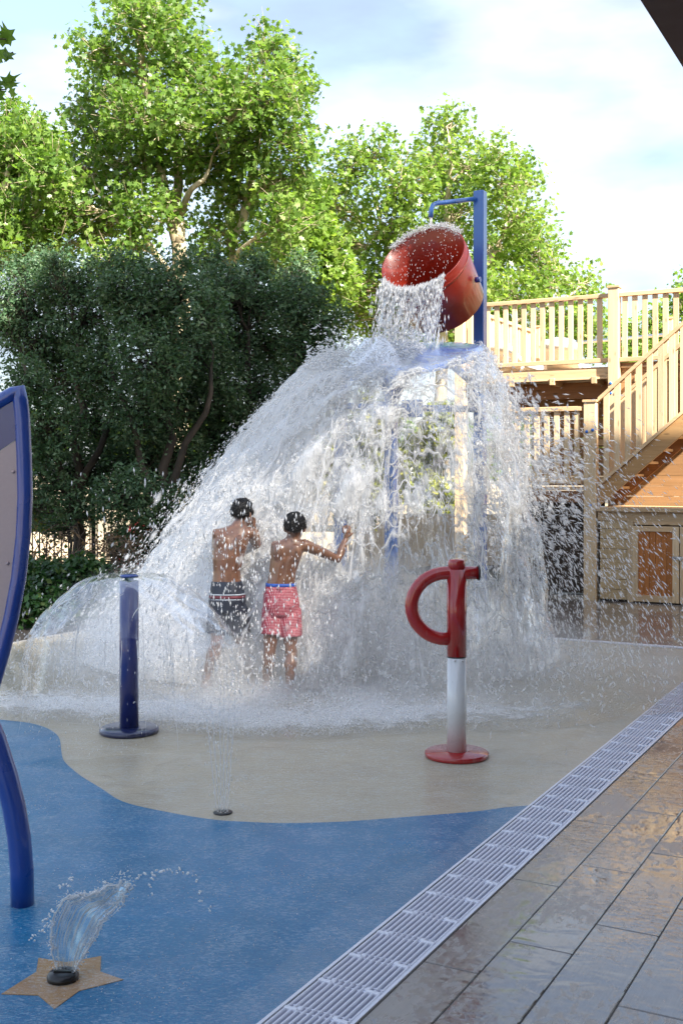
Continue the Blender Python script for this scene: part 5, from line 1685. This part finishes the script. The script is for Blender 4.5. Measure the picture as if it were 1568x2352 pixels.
# spray thrown out to the right of the frame
n = 10000
t = rw.uniform(0.1, 0.75, n)
v0 = np.stack([rw.uniform(0.3, 3.2, n), rw.uniform(-2.2, 0.6, n), rw.uniform(-0.5, 2.4, n)], 1)
st = np.stack([rw.normal(1.3, .3, n), rw.normal(10.2, .4, n), rw.uniform(0.9, 2.2, n)], 1)
p = st + v0 * t[:, None]; p[:, 2] -= 4.9 * t * t
v = v0.copy(); v[:, 2] -= 9.8 * t
ok = p[:, 2] > 0.02
sz = rw.random(ok.sum()) ** 2.5
streaks('flying_spray', p[ok], v[ok], 0.007 + 0.045 * sz, 0.0018 + 0.007 * sz, M_SOFT, parent=cas)

# bursts thrown past the tall post
for (x_, y_, Y_, ex_, n_) in ((1175, 940, 10.9, (0.14, 0.2, 0.16), 420), (1185, 1010, 10.8, (0.22, 0.25, 0.22), 520), (1230, 1090, 10.6, (0.28, 0.3, 0.25), 520), (1170, 1180, 10.5, (0.3, 0.3, 0.3), 420)):
    c_ = np.array(P(x_, y_, Y_))
    p = c_ + rw.normal(size=(n_, 3)) * np.array(ex_)
    v = np.stack([rw.normal(0.8, .5, n_), rw.normal(-.3, .4, n_), rw.normal(-.9, .6, n_)], 1)
    sz = rw.random(n_) ** 2
    streaks('burst_clumps', p, v, 0.010 + 0.06 * sz, 0.004 + 0.024 * sz, M_SOFT, parent=cas)

# pour from the lip of the bucket
bw = empty('bucket_pour', (0, 0, 0), 0, 'clear glittering water pouring from the lip of the red bucket', 'falling water')
lipc = RIMC
n = 3300
ang = rw.uniform(-0.95, 0.85, n)
low = (-Vector((0, 0, 1)) + O * O.dot(Vector((0, 0, 1)))).normalized()      # lowest point of the rim
sid = O.cross(low).normalized()
LW_ = np.array(low); SD = np.array(sid)
st = np.array(lipc)[None] + 0.42 * (np.cos(ang)[:, None] * LW_ + np.sin(ang)[:, None] * SD)
v0 = np.array(O)[None] * rw.uniform(0.1, 1.0, n)[:, None] * np.array([1.0, 1.0, 0.25]) + rw.normal(size=(n, 3)) * 0.12
t = rw.random(n) * 0.42
p = st + v0 * t[:, None]; p[:, 2] -= 4.9 * t * t
v = v0.copy(); v[:, 2] -= 9.8 * t + 0.8
sz = rw.random(n) ** 2
ok = p[:, 2] > RC.z + 0.02 - 0.25
streaks('pouring_drops', p[ok], v[ok], (0.006 + 0.05 * sz)[ok], (0.0025 + 0.007 * sz)[ok], M_DROP, parent=bw)
nu, nv = 80, 40
A_, T_ = np.meshgrid(np.linspace(-0.95, 0.9, nu), np.linspace(0, 0.40, nv), indexing='ij')
aa, tt = A_.ravel(), T_.ravel()
p = np.array(lipc)[None] + 0.415 * (np.cos(aa)[:, None] * LW_ + np.sin(aa)[:, None] * SD) + np.array(O)[None] * (0.55 * tt)[:, None] * np.array([1, 1, .3])
p[:, 2] -= 4.9 * tt * tt
p += (0.02 * np.sin(aa * 23 + tt * 30) * (tt * 3))[:, None] * np.array([[0.4, 1, 0]])
idx = np.arange(nu * nv).reshape(nu, nv)
F = np.stack([idx[:-1, :-1], idx[1:, :-1], idx[1:, 1:], idx[:-1, 1:]], axis=-1).reshape(-1, 4)
def flow_sheet(name, p, F, u, v, dens, mat, parent):
    me = mesh_np(name, p, F, True)
    uvl = me.uv_layers.new(name='flow'); vi = F.ravel()
    uvl.data.foreach_set('uv', np.stack([u[vi], v[vi]], -1).astype(np.float32).ravel())
    me.attributes.new('dens', 'FLOAT', 'POINT').data.foreach_set('value', np.asarray(dens, dtype=np.float32))
    return link(name, me, mat, parent)
flow_sheet('pouring_sheet', p, F, aa * 1.2, tt * 2.2, 0.38 + 0 * aa, M_POUR, bw)
# froth over the back of the rim and the thin feed stream
n = 1300
ang = rw.uniform(2.3, 4.3, n)
p = np.array(lipc)[None] + rw.normal(0.42, 0.018, n)[:, None] * (np.cos(ang)[:, None] * LW_ + np.sin(ang)[:, None] * SD) + rw.normal(size=(n, 3)) * 0.012 + np.array([0, 0, 0.015])
streaks('rim_froth', p, rw.normal(size=(n, 3)), rw.uniform(0.004, 0.014, n), rw.uniform(0.003, 0.006, n), M_DROP, parent=bw)
n = 240
ang = rw.uniform(0, 2 * PI, n); rr = 0.42 * np.sqrt(rw.random(n))
p = np.array(lipc)[None] + rr[:, None] * (np.cos(ang)[:, None] * LW_ + np.sin(ang)[:, None] * SD) + np.array(O)[None] * rw.uniform(0.0, 0.12, n)[:, None]
streaks('stray_drops', p, np.tile([[0.05, 0, -1.0]], (n, 1)), rw.uniform(0.003, 0.011, n), rw.uniform(0.002, 0.0045, n), M_DROP, parent=bw)
m = MB(); m.tube([P(989, 500, 11.17), P(989, 512, 11.17), P(990, 530, 11.17)], [0.017, 0.013, 0.016], 10)
link('feed_stream', m, M_DROP, bw)
# mound of water where the pour strikes the roof
mo = MB()
hit = Vector((0.28, 9.95, 2.62))
vs, fs, nu, nv = [], [], 40, 16
pp, uu, vv = [], [], []
for i in range(nu):
    for j in range(nv):
        a = 2 * PI * i / (nu - 1); s = j / (nv - 1)
        r = 0.04 + 0.36 * s
        z = 0.20 * math.exp(-(s * 2.0) ** 2) + 0.03 * math.sin(a * 5 + s * 9)
        dx, dy = r * math.cos(a), r * math.sin(a)
        pp.append((hit.x + dx, hit.y + dy, roof_z(hit.x + dx - RC.x, hit.y + dy - RC.y) + 0.05 + z)); uu.append(a * 0.5); vv.append(s)
pp = np.array(pp); uu = np.array(uu); vv = np.array(vv)
idx = np.arange(nu * nv).reshape(nu, nv)
F = np.stack([idx[:-1, :-1], idx[1:, :-1], idx[1:, 1:], idx[:-1, 1:]], axis=-1).reshape(-1, 4)
flow_sheet('splash_mound', pp, F, uu, vv, 0.5 - 0.45 * vv ** 2, M_POUR, bw)
n = 2600
a = rw.uniform(0, 2 * PI, n); r = 0.55 * np.sqrt(rw.random(n)); 
p = np.stack([RC.x - 0.3 + r * np.cos(a), RC.y - 0.15 + r * np.sin(a), np.zeros(n)], 1)
p[:, 2] = RC.z + 0.13 * (p[:, 0] - RC.x) + 0.26 * (p[:, 1] - RC.y) + 0.06 + rw.exponential(0.07, n)
streaks('roof_splash', p, np.stack([np.cos(a), np.sin(a), rw.normal(size=n) * .5], 1), rw.uniform(.006, .03, n), rw.uniform(.003, .010, n), M_DROP, parent=bw)

# drops between the camera and the boys
n = 1500
p = np.stack([rw.normal(-0.75, 0.42, n), rw.uniform(7.6, 8.5, n), rw.uniform(0.15, 1.75, n)], 1)
sz = rw.random(n) ** 2
streaks('falling_drops', p, np.stack([rw.normal(0, .06, n), rw.normal(0, .06, n), -np.ones(n)], 1), 0.006 + 0.022 * sz, 0.0025 + 0.005 * sz, M_FOAM, parent=cas)

# froth running out over the pad
fr = empty('ground_froth', (0, 0, 0), 0, 'white froth and splashes spreading over the pad under the waterfall', 'froth', None, 'stuff')
n = 26000
ex = np.where(rw.random(n) < .92, rw.normal(-0.6, 0.95, n), rw.uniform(-2.9, 3.3, n))
front = 7.55 - 0.35 * np.exp(-((ex + 0.2) / 1.3) ** 2) + 0.35 * np.clip(ex - 1.3, 0, 3) + 0.25 * np.clip(-ex - 1.4, 0, 3) + 0.05 * np.sin(ex * 3.1)
dist = rw.gamma(2.0, 0.22, n)
yy = front + dist
zz = np.abs(rw.normal(size=n)) * (0.015 + 0.13 * np.clip(dist, 0, 0.8)) * np.clip(1.3 - np.abs(ex) * 0.25, 0.3, 1.2)
sz = rw.random(n) ** 3
streaks('froth_drops', np.stack([ex, yy, zz + 0.004], 1), np.stack([rw.normal(size=n), -1 + rw.normal(size=n), np.abs(rw.normal(size=n))], 1), 0.0025 + 0.010 * sz, 0.0018 + 0.006 * sz, M_SOFT2, parent=fr)
n = 5000
c = rw.normal(size=(n, 2)) * np.array([1.5, 0.9]) + np.array([0.0, 9.3])
zz = np.abs(rw.normal(size=n)) * 0.28
streaks('impact_drops', np.stack([c[:, 0], c[:, 1], zz + 0.01], 1), np.stack([rw.normal(size=n) * .5, rw.normal(size=n) * .5, rw.uniform(.3, 1.5, n)], 1), rw.uniform(.010, .05, n), rw.uniform(.004, .014, n), M_SOFT2, parent=fr)
nu, nv = 150, 60
E_, Q_ = np.meshgrid(np.linspace(-3.2, 3.4, nu), np.linspace(0, 1, nv), indexing='ij')
e, q = E_.ravel(), Q_.ravel()
fr_y = 7.50 - 0.35 * np.exp(-((e + 0.2) / 1.3) ** 2) + 0.35 * np.clip(e - 1.3, 0, 3) + 0.25 * np.clip(-e - 1.4, 0, 3) + 0.05 * np.sin(e * 3.1)
hh = 0.010 + 0.022 * np.exp(-((q - 0.10) / 0.08) ** 2) * (0.5 + 0.5 * np.sin(e * 9 + 2 * np.sin(e * 3))) + 0.03 * q * (1 + np.sin(e * 17 + q * 30)) * 0.5
pp = np.stack([e, fr_y + q * 3.4, hh], 1)
idx = np.arange(nu * nv).reshape(nu, nv)
F = np.stack([idx[:-1, :-1], idx[1:, :-1], idx[1:, 1:], idx[:-1, 1:]], axis=-1).reshape(-1, 4)
flow_sheet('froth_sheet', pp, F, e, q * 3.4, 0.10 + 0.62 * np.exp(-((q - 0.16) / 0.13) ** 2) + 0.35 * np.exp(-((q - 0.5) / 0.3) ** 2) - 0.28 * np.clip(e - 0.6, 0, 2) - 0.5 * (q < 0.02) - 0.4 * np.clip((np.abs(e) - 2.4) / 0.8, 0, 1), M_FROTH, fr)
nu, nv = 420, 18
E_, Q_ = np.meshgrid(np.linspace(2.2, 8.2, nu), np.linspace(0, 1, nv), indexing='ij')
e, q = E_.ravel(), Q_.ravel()
wd = 0.16 + 0.05 * np.sin(e * 1.9 + 1) + 0.03 * np.sin(e * 5.3)
bb = B_G0 + 0.01 - wd * (1 - q)
pp = np.stack([bb * CP + e * SP, -bb * SP + e * CP, 0.006 + 0.010 * np.sin(q * 3.1) + 0.002 * np.sin(e * 60 + q * 5)], 1)
idx = np.arange(nu * nv).reshape(nu, nv)
F = np.stack([idx[:-1, :-1], idx[1:, :-1], idx[1:, 1:], idx[:-1, 1:]], axis=-1).reshape(-1, 4)
flow_sheet('edge_runoff', pp, F, e * 1.6, q * 0.5, -0.16 + 0.50 * np.clip(q * 1.3, 0, 1) ** 2 * (0.7 + 0.3 * np.sin(e * 1.9 + 1)), M_RUNOFF, fr)
# small crowns where single drops strike the floor
n = 2600
gx = rw.uniform(-2.2, 1.6, n); gy = rw.uniform(3.4, 7.4, n)
cl = np.array([[rw.uniform(-1.8, 0.9), rw.uniform(3.6, 7.0)] for _ in range(26)])
w_ = rw.integers(0, 26, n)
foam_n = 90
gx = np.where(rw.random(n) < .7, cl[w_, 0] + rw.normal(size=n) * .09, gx); gy = np.where(rw.random(n) < .7, cl[w_, 1] + rw.normal(size=n) * .10, gy)
ab = gx * CP - gy * SP
ok = ab < B_G0 - 0.02
streaks('rain_splashes', np.stack([gx, gy, 0.006 + rw.exponential(0.006, n)], 1)[ok], rw.normal(size=(n, 3))[ok], rw.uniform(.0015, .005, n)[ok], rw.uniform(.0008, .0019, n)[ok], M_DROP, parent=fr)

# fine mist
def mist_material(name, dens):
    k = NM(name)
    tc = k.new('ShaderNodeTexCoord')
    g_ = k.new('ShaderNodeVectorMath', {0: tc.outputs['Object'], 1: (1, 1, 1)}, operation='MULTIPLY').outputs[0]
    ln = k.new('ShaderNodeVectorMath', {0: tc.outputs['Object']}, operation='LENGTH').outputs['Value']
    fall = k.math('POWER', k.math('SUBTRACT', 1.0, ln, clamp=True), 1.3)
    n = k.noise(k.pos(), 2.2, 4, 0.6)
    d = k.math('MULTIPLY', k.math('MULTIPLY', fall, k.ramp(n, [(0.36, 0.12), (0.66, 1.0)])), dens)
    v = k.new('ShaderNodeVolumePrincipled', {'Color': (0.97, 0.98, 1.0), 'Density': d, 'Anisotropy': 0.2})
    k.put(k.out.inputs['Volume'], v.outputs[0])
    return k.m
def mist(c, r, dens, rz=0):
    mb = MB(); mb.ball((0, 0, 0), 1.0, 20, 12)
    o = link('mist', mb, mist_material('mist_%d' % len(bpy.data.materials), dens))
    o.location = c; o.scale = r; o.rotation_euler = (0, 0, rz)
    return tag(o, None, None, None, 'stuff')
mist((-0.3, 9.9, 0.0), (2.6, 1.8, 1.15), 9.0)['label'] = 'dense white mist at the foot of the waterfall'
mist((-1.5, 9.6, 0.15), (1.2, 0.9, 0.9), 3.0)['label'] = 'mist drifting left of the boys'
mist((1.8, 9.2, 0.05), (1.7, 1.4, 0.5), 0.9)['label'] = 'thin mist to the right of the waterfall'
mist((-0.4, 8.1, 0.0), (2.5, 0.9, 0.22), 6.0)['label'] = 'low mist over the pad in front of the boys'

# clear bell over the blue post
bell = empty('water_bell', bpz, 0, 'clear dome shaped sheet of water spreading from the blue post', 'falling water')
nu, nv = 110, 40
A_, S_ = np.meshgrid(np.linspace(0, 2 * PI, nu), np.linspace(0, 1, nv), indexing='ij')
a, s = A_.ravel(), S_.ravel()
lob = 1 + 0.05 * np.sin(a * 2 + 0.6) + 0.035 * np.sin(a * 5 + 1) + 0.03 * np.sin(a * 9 + 2)
r = (0.055 + 0.55 * s ** 0.93) * (1 + (lob - 1) * s)
z = 1.028 + 0.05 * np.sin(s * 3.0) * (1 - s) - 0.34 * s ** 2.1 + 0.012 * np.sin(a * 7 + s * 11) * s + 0.01 * np.sin(a * 15 - s * 21) * s
p = np.stack([r * np.cos(a), r * np.sin(a), z], 1)
idx = np.arange(nu * nv).reshape(nu, nv)
F = np.stack([idx[:-1, :-1], idx[1:, :-1], idx[1:, 1:], idx[:-1, 1:]], axis=-1).reshape(-1, 4)
flow_sheet('bell_sheet', p, F, a * 0.9, s, 0.20 + 0.40 * s ** 5 + 0.25 * np.clip(np.cos(a), 0, 1) * s, M_BELL, bell)
# the curtain that hangs from the rim
A_, S_ = np.meshgrid(np.linspace(0, 2 * PI, nu), np.linspace(0, 1, 30), indexing='ij')
a, s = A_.ravel(), S_.ravel()
lob = 1 + 0.05 * np.sin(a * 2 + 0.6) + 0.035 * np.sin(a * 5 + 1) + 0.03 * np.sin(a * 9 + 2)
p = np.stack([(0.605 * lob + 0.08 * s) * np.cos(a), (0.605 * lob + 0.08 * s) * np.sin(a), 0.69 - (0.10 + 0.32 * np.clip(np.cos(a - 3.5), 0, 1) ** 2) * s + 0.02 * np.sin(a * 11) * s], 1)
idx = np.arange(nu * 30).reshape(nu, 30)
F = np.stack([idx[:-1, :-1], idx[1:, :-1], idx[1:, 1:], idx[:-1, 1:]], axis=-1).reshape(-1, 4)
flow_sheet('hanging_sheet', p, F, a * 1.3, s, 0.05 - 0.2 * s + 0.45 * np.clip(np.cos(a - 3.6), 0, 1), M_BELLH, bell)
n = 700
a = rw.uniform(0, 2 * PI, n); r = rw.normal(0.65, 0.05, n); z = rw.uniform(0.02, 0.68, n)
streaks('bell_drops', np.stack([r * np.cos(a), r * np.sin(a), z], 1), np.stack([np.cos(a) * .3, np.sin(a) * .3, -np.ones(n)], 1), rw.uniform(.003, .012, n), rw.uniform(.0012, .0035, n), M_DROP, parent=bell)

n, K = 70, 14
a = rw.uniform(0, 2 * PI, n); s = np.linspace(0, 1, K)[None]
lo_z = rw.uniform(0.0, 0.5, n)[:, None]
rr = (0.60 * (1 + 0.05 * np.sin(a * 2 + 0.6) + 0.035 * np.sin(a * 5 + 1)))[:, None] + 0.09 * s + 0.01 * np.sin(s * 9 + a[:, None] * 7)
P_ = np.stack([rr * np.cos(a)[:, None], rr * np.sin(a)[:, None], 0.69 + (lo_z - 0.69) * s ** 1.2], -1)
strands('falling_threads', P_, (0.0012 + 0.0035 * rw.random(n)[:, None] ** 2) * (1 - 0.6 * s) * (0.5 + 0.6 * np.abs(np.sin(s * 11 + a[:, None] * 9))), M_DROP, bell)
# ribs of thicker water on the dome
n, K = 46, 20
a = rw.uniform(0, 2 * PI, n); s = rw.uniform(0.2, 0.7, n)[:, None] + np.linspace(0, 1, K)[None] * rw.uniform(0.1, 0.3, n)[:, None]
s = np.clip(s, 0, 1); av = a[:, None] + 0.25 * np.sin(s * rw.uniform(2, 9, n)[:, None] + a[:, None])
lb = 1 + (0.05 * np.sin(av * 2 + 0.6) + 0.035 * np.sin(av * 5 + 1) + 0.03 * np.sin(av * 9 + 2)) * s
rr = (0.057 + 0.55 * s ** 0.93) * lb
zz = 1.030 + 0.05 * np.sin(s * 3.0) * (1 - s) - 0.34 * s ** 2.1
strands('water_ribs', np.stack([rr * np.cos(av), rr * np.sin(av), zz], -1), (0.001 + 0.004 * rw.random(n)[:, None] ** 2) * np.sin(np.pi * np.linspace(0.03, 0.97, K))[None], M_DROP, bell)

# fan of water over the star
fan = empty('water_fan', G(145, 2248, 0.02), 0, 'clear fan of water leaning right out of the star nozzle', 'falling water')
fo = G(145, 2248, 0.02)
Lp = [(138, 2236), (121, 2195), (117, 2151), (124, 2110), (146, 2065), (176, 2054), (205, 2058), (240, 2040), (281, 2022)]
Rp = [(170, 2238), (187, 2204), (202, 2177), (219, 2146), (232, 2118), (250, 2098), (270, 2080), (290, 2050), (300, 2026)]
nv = 16
pp, uu, vv, dn = [], [], [], []
fine = []
for i in range(len(Lp) - 1):
    for t in (0, .25, .5, .75):
        fine.append((Vector(Lp[i]).lerp(Vector(Lp[i + 1]), t), Vector(Rp[i]).lerp(Vector(Rp[i + 1]), t)))
fine.append((Vector(Lp[-1]), Vector(Rp[-1])))
for i, (l, r_) in enumerate(fine):
    for j in range(nv):
        t = j / (nv - 1)
        q = l.lerp(r_, t)
        s = i / (len(fine) - 1)
        w = P(q.x + 3.0 * (abs(t - .5) * 2) ** 8 * math.sin(i * 2.3 + 5 * t) * s, q.y + 3.0 * s * math.sin(i * 1.7 + t * 9) * (s > 0.45), 3.75 + 0.05 * math.sin(t * PI) * s + 0.006 * math.sin(i * .4 + t * 5)) - fo
        pp.append(w); uu.append(t); vv.append(s); dn.append(0.20 + 0.55 * (abs(t - .5) * 2) ** 6 + 0.5 * max(0, .12 - s) * 4)
nu = len(fine)
idx = np.arange(nu * nv).reshape(nu, nv)
F = np.stack([idx[:-1, :-1], idx[1:, :-1], idx[1:, 1:], idx[:-1, 1:]], axis=-1).reshape(-1, 4)
flow_sheet('fan_sheet', np.array(pp), F, np.array(uu), np.array(vv), np.array(dn), M_FAN, fan)
arr = np.array(pp).reshape(nu, nv, 3)
nS, K = 150, 16
js = rw.beta(0.7, 0.7, nS) * (nv - 1); s0 = rw.random(nS) * 0.7 * (nu - 1); s1 = np.minimum(s0 + rw.uniform(0.1, 0.45, nS) * (nu - 1), nu - 1.001)
ii = s0[:, None] + (s1 - s0)[:, None] * np.linspace(0, 1, K)[None]
i0 = np.floor(ii).astype(int); fr_ = (ii - i0)[..., None]; jj = np.minimum(np.round(js).astype(int), nv - 1)[:, None]
P_ = arr[i0, jj] * (1 - fr_) + arr[np.minimum(i0 + 1, nu - 1), jj] * fr_ + rw.normal(size=(nS, 1, 3)) * 0.004
strands('fan_threads', P_, (0.0005 + 0.0016 * rw.random(nS)[:, None] ** 2) * np.sin(np.pi * np.linspace(0.05, 0.95, K))[None], M_DROP, fan)
nE = 340
ei = rw.integers(0, nu, nE); ej = np.where(rw.random(nE) < 0.5, 0, nv - 1)
ep = arr[ei, ej] + rw.normal(size=(nE, 3)) * 0.010
tp = arr[nu - 1 - rw.integers(0, 8, 120), rw.integers(0, nv, 120)] + rw.normal(size=(120, 3)) * 0.016
ep = np.concatenate([ep, tp])
streaks('fan_spray', ep, rw.normal(size=ep.shape), rw.uniform(.002, .009, len(ep)), rw.uniform(.0012, .004, len(ep)), M_DROP, parent=fan)
m = MB()
edge_l = [Vector(pp[i * nv]) for i in range(nu)]; edge_r = [Vector(pp[i * nv + nv - 1]) for i in range(nu)]
for e in (edge_l, edge_r):
    m.tube([q + Vector(rw.normal(size=3) * 0.002) for q in e], [0.0015 + 0.0035 * rw.random() for _ in e], 6)
link('fan_edge', m, M_DROP, fan)
dp = []
for (x, y) in [(310, 2020), (322, 2012), (335, 2005), (348, 2003), (360, 1999), (372, 2001), (385, 1998), (402, 2004), (415, 1996), (428, 2001), (445, 2008), (452, 2022), (458, 2048), (461, 2068), (482, 2087), (352, 2018), (349, 2035), (348, 2052),
               (158, 2040), (164, 2020), (170, 2015), (150, 2030), (140, 2035), (112, 2100), (105, 2112), (118, 2090), (108, 2125), (100, 2140), (80, 2150), (70, 2160), (240, 2027), (184, 2060), (212, 2049), (268, 2090), (282, 2072)]:
    for k_ in range(3):
        dp.append(P(x + rw.normal() * 4, y + rw.normal() * 3, 3.75 + rw.normal() * .03) - fo)
dp = np.array(dp)
streaks('fan_drops', dp, rw.normal(size=dp.shape), rw.uniform(.003, .008, len(dp)), rw.uniform(.0025, .0055, len(dp)), M_FOAM, parent=fan)

# thin vertical jets
jet = empty('thin_jets', G(512, 1867), 0, 'thin upright threads of water over the flat black nozzle', 'falling water')
m = MB()
for (x0_, x1_, ytop) in ((498, 474, 1640), (504, 485, 1600), (508, 505, 1560), (513, 515, 1550), (517, 528, 1590), (521, 540, 1620)):
    pts = []
    for i in range(24):
        t = i / 23
        pts.append(P(x0_ + (x1_ - x0_) * t, 1864 + (ytop - 1864) * t, 5.594 + 0.02 * math.sin(x0_)) - G(512, 1867) + Vector(rw.normal(size=3) * 0.0015))
    m.tube(pts, [0.0028 - 0.0012 * i / 23 + 0.0012 * rw.random() for i in range(24)], 5)
link('jet_threads', m, white_water('jet_water', 0.35), jet)
n = 130
p = np.stack([rw.normal(0, .05, n), rw.normal(0, .04, n), rw.uniform(0.02, 0.6, n)], 1)
streaks('jet_drops', p, np.tile([[0, 0.02, 1.0]], (n, 1)), rw.uniform(.003, .012, n), rw.uniform(.0015, .003, n), M_DROP, parent=jet)

# wet locks of hair
for (ho_, c_, r_, par_) in HAIRS:
    n, K = 1500, 5
    a = rw.uniform(0, 2 * PI, n); th = PI * 0.66 * np.sqrt(rw.random(n)) * (0.84 - 0.16 * np.sin(a))
    d = np.stack([np.sin(th) * np.cos(a), np.sin(th) * np.sin(a), np.cos(th)], 1)
    R_ = np.array(r_) * 1.0
    tang = np.stack([np.cos(th) * np.cos(a), np.cos(th) * np.sin(a), -np.sin(th)], 1) + rw.normal(size=(n, 3)) * 0.35
    L = rw.uniform(0.012, 0.032, n)[:, None, None]
    s_ = np.linspace(0, 1, K)[None, :, None]
    P_ = np.array(c_)[None, None] + (d * R_)[:, None] + (tang[:, None] * 0.85 + d[:, None] * (0.45 - 0.5 * s_)) * L * s_
    strands('hair_locks', P_, np.tile(np.linspace(0.0032, 0.0006, K)[None], (n, 1)), M_HAIR, ho_)
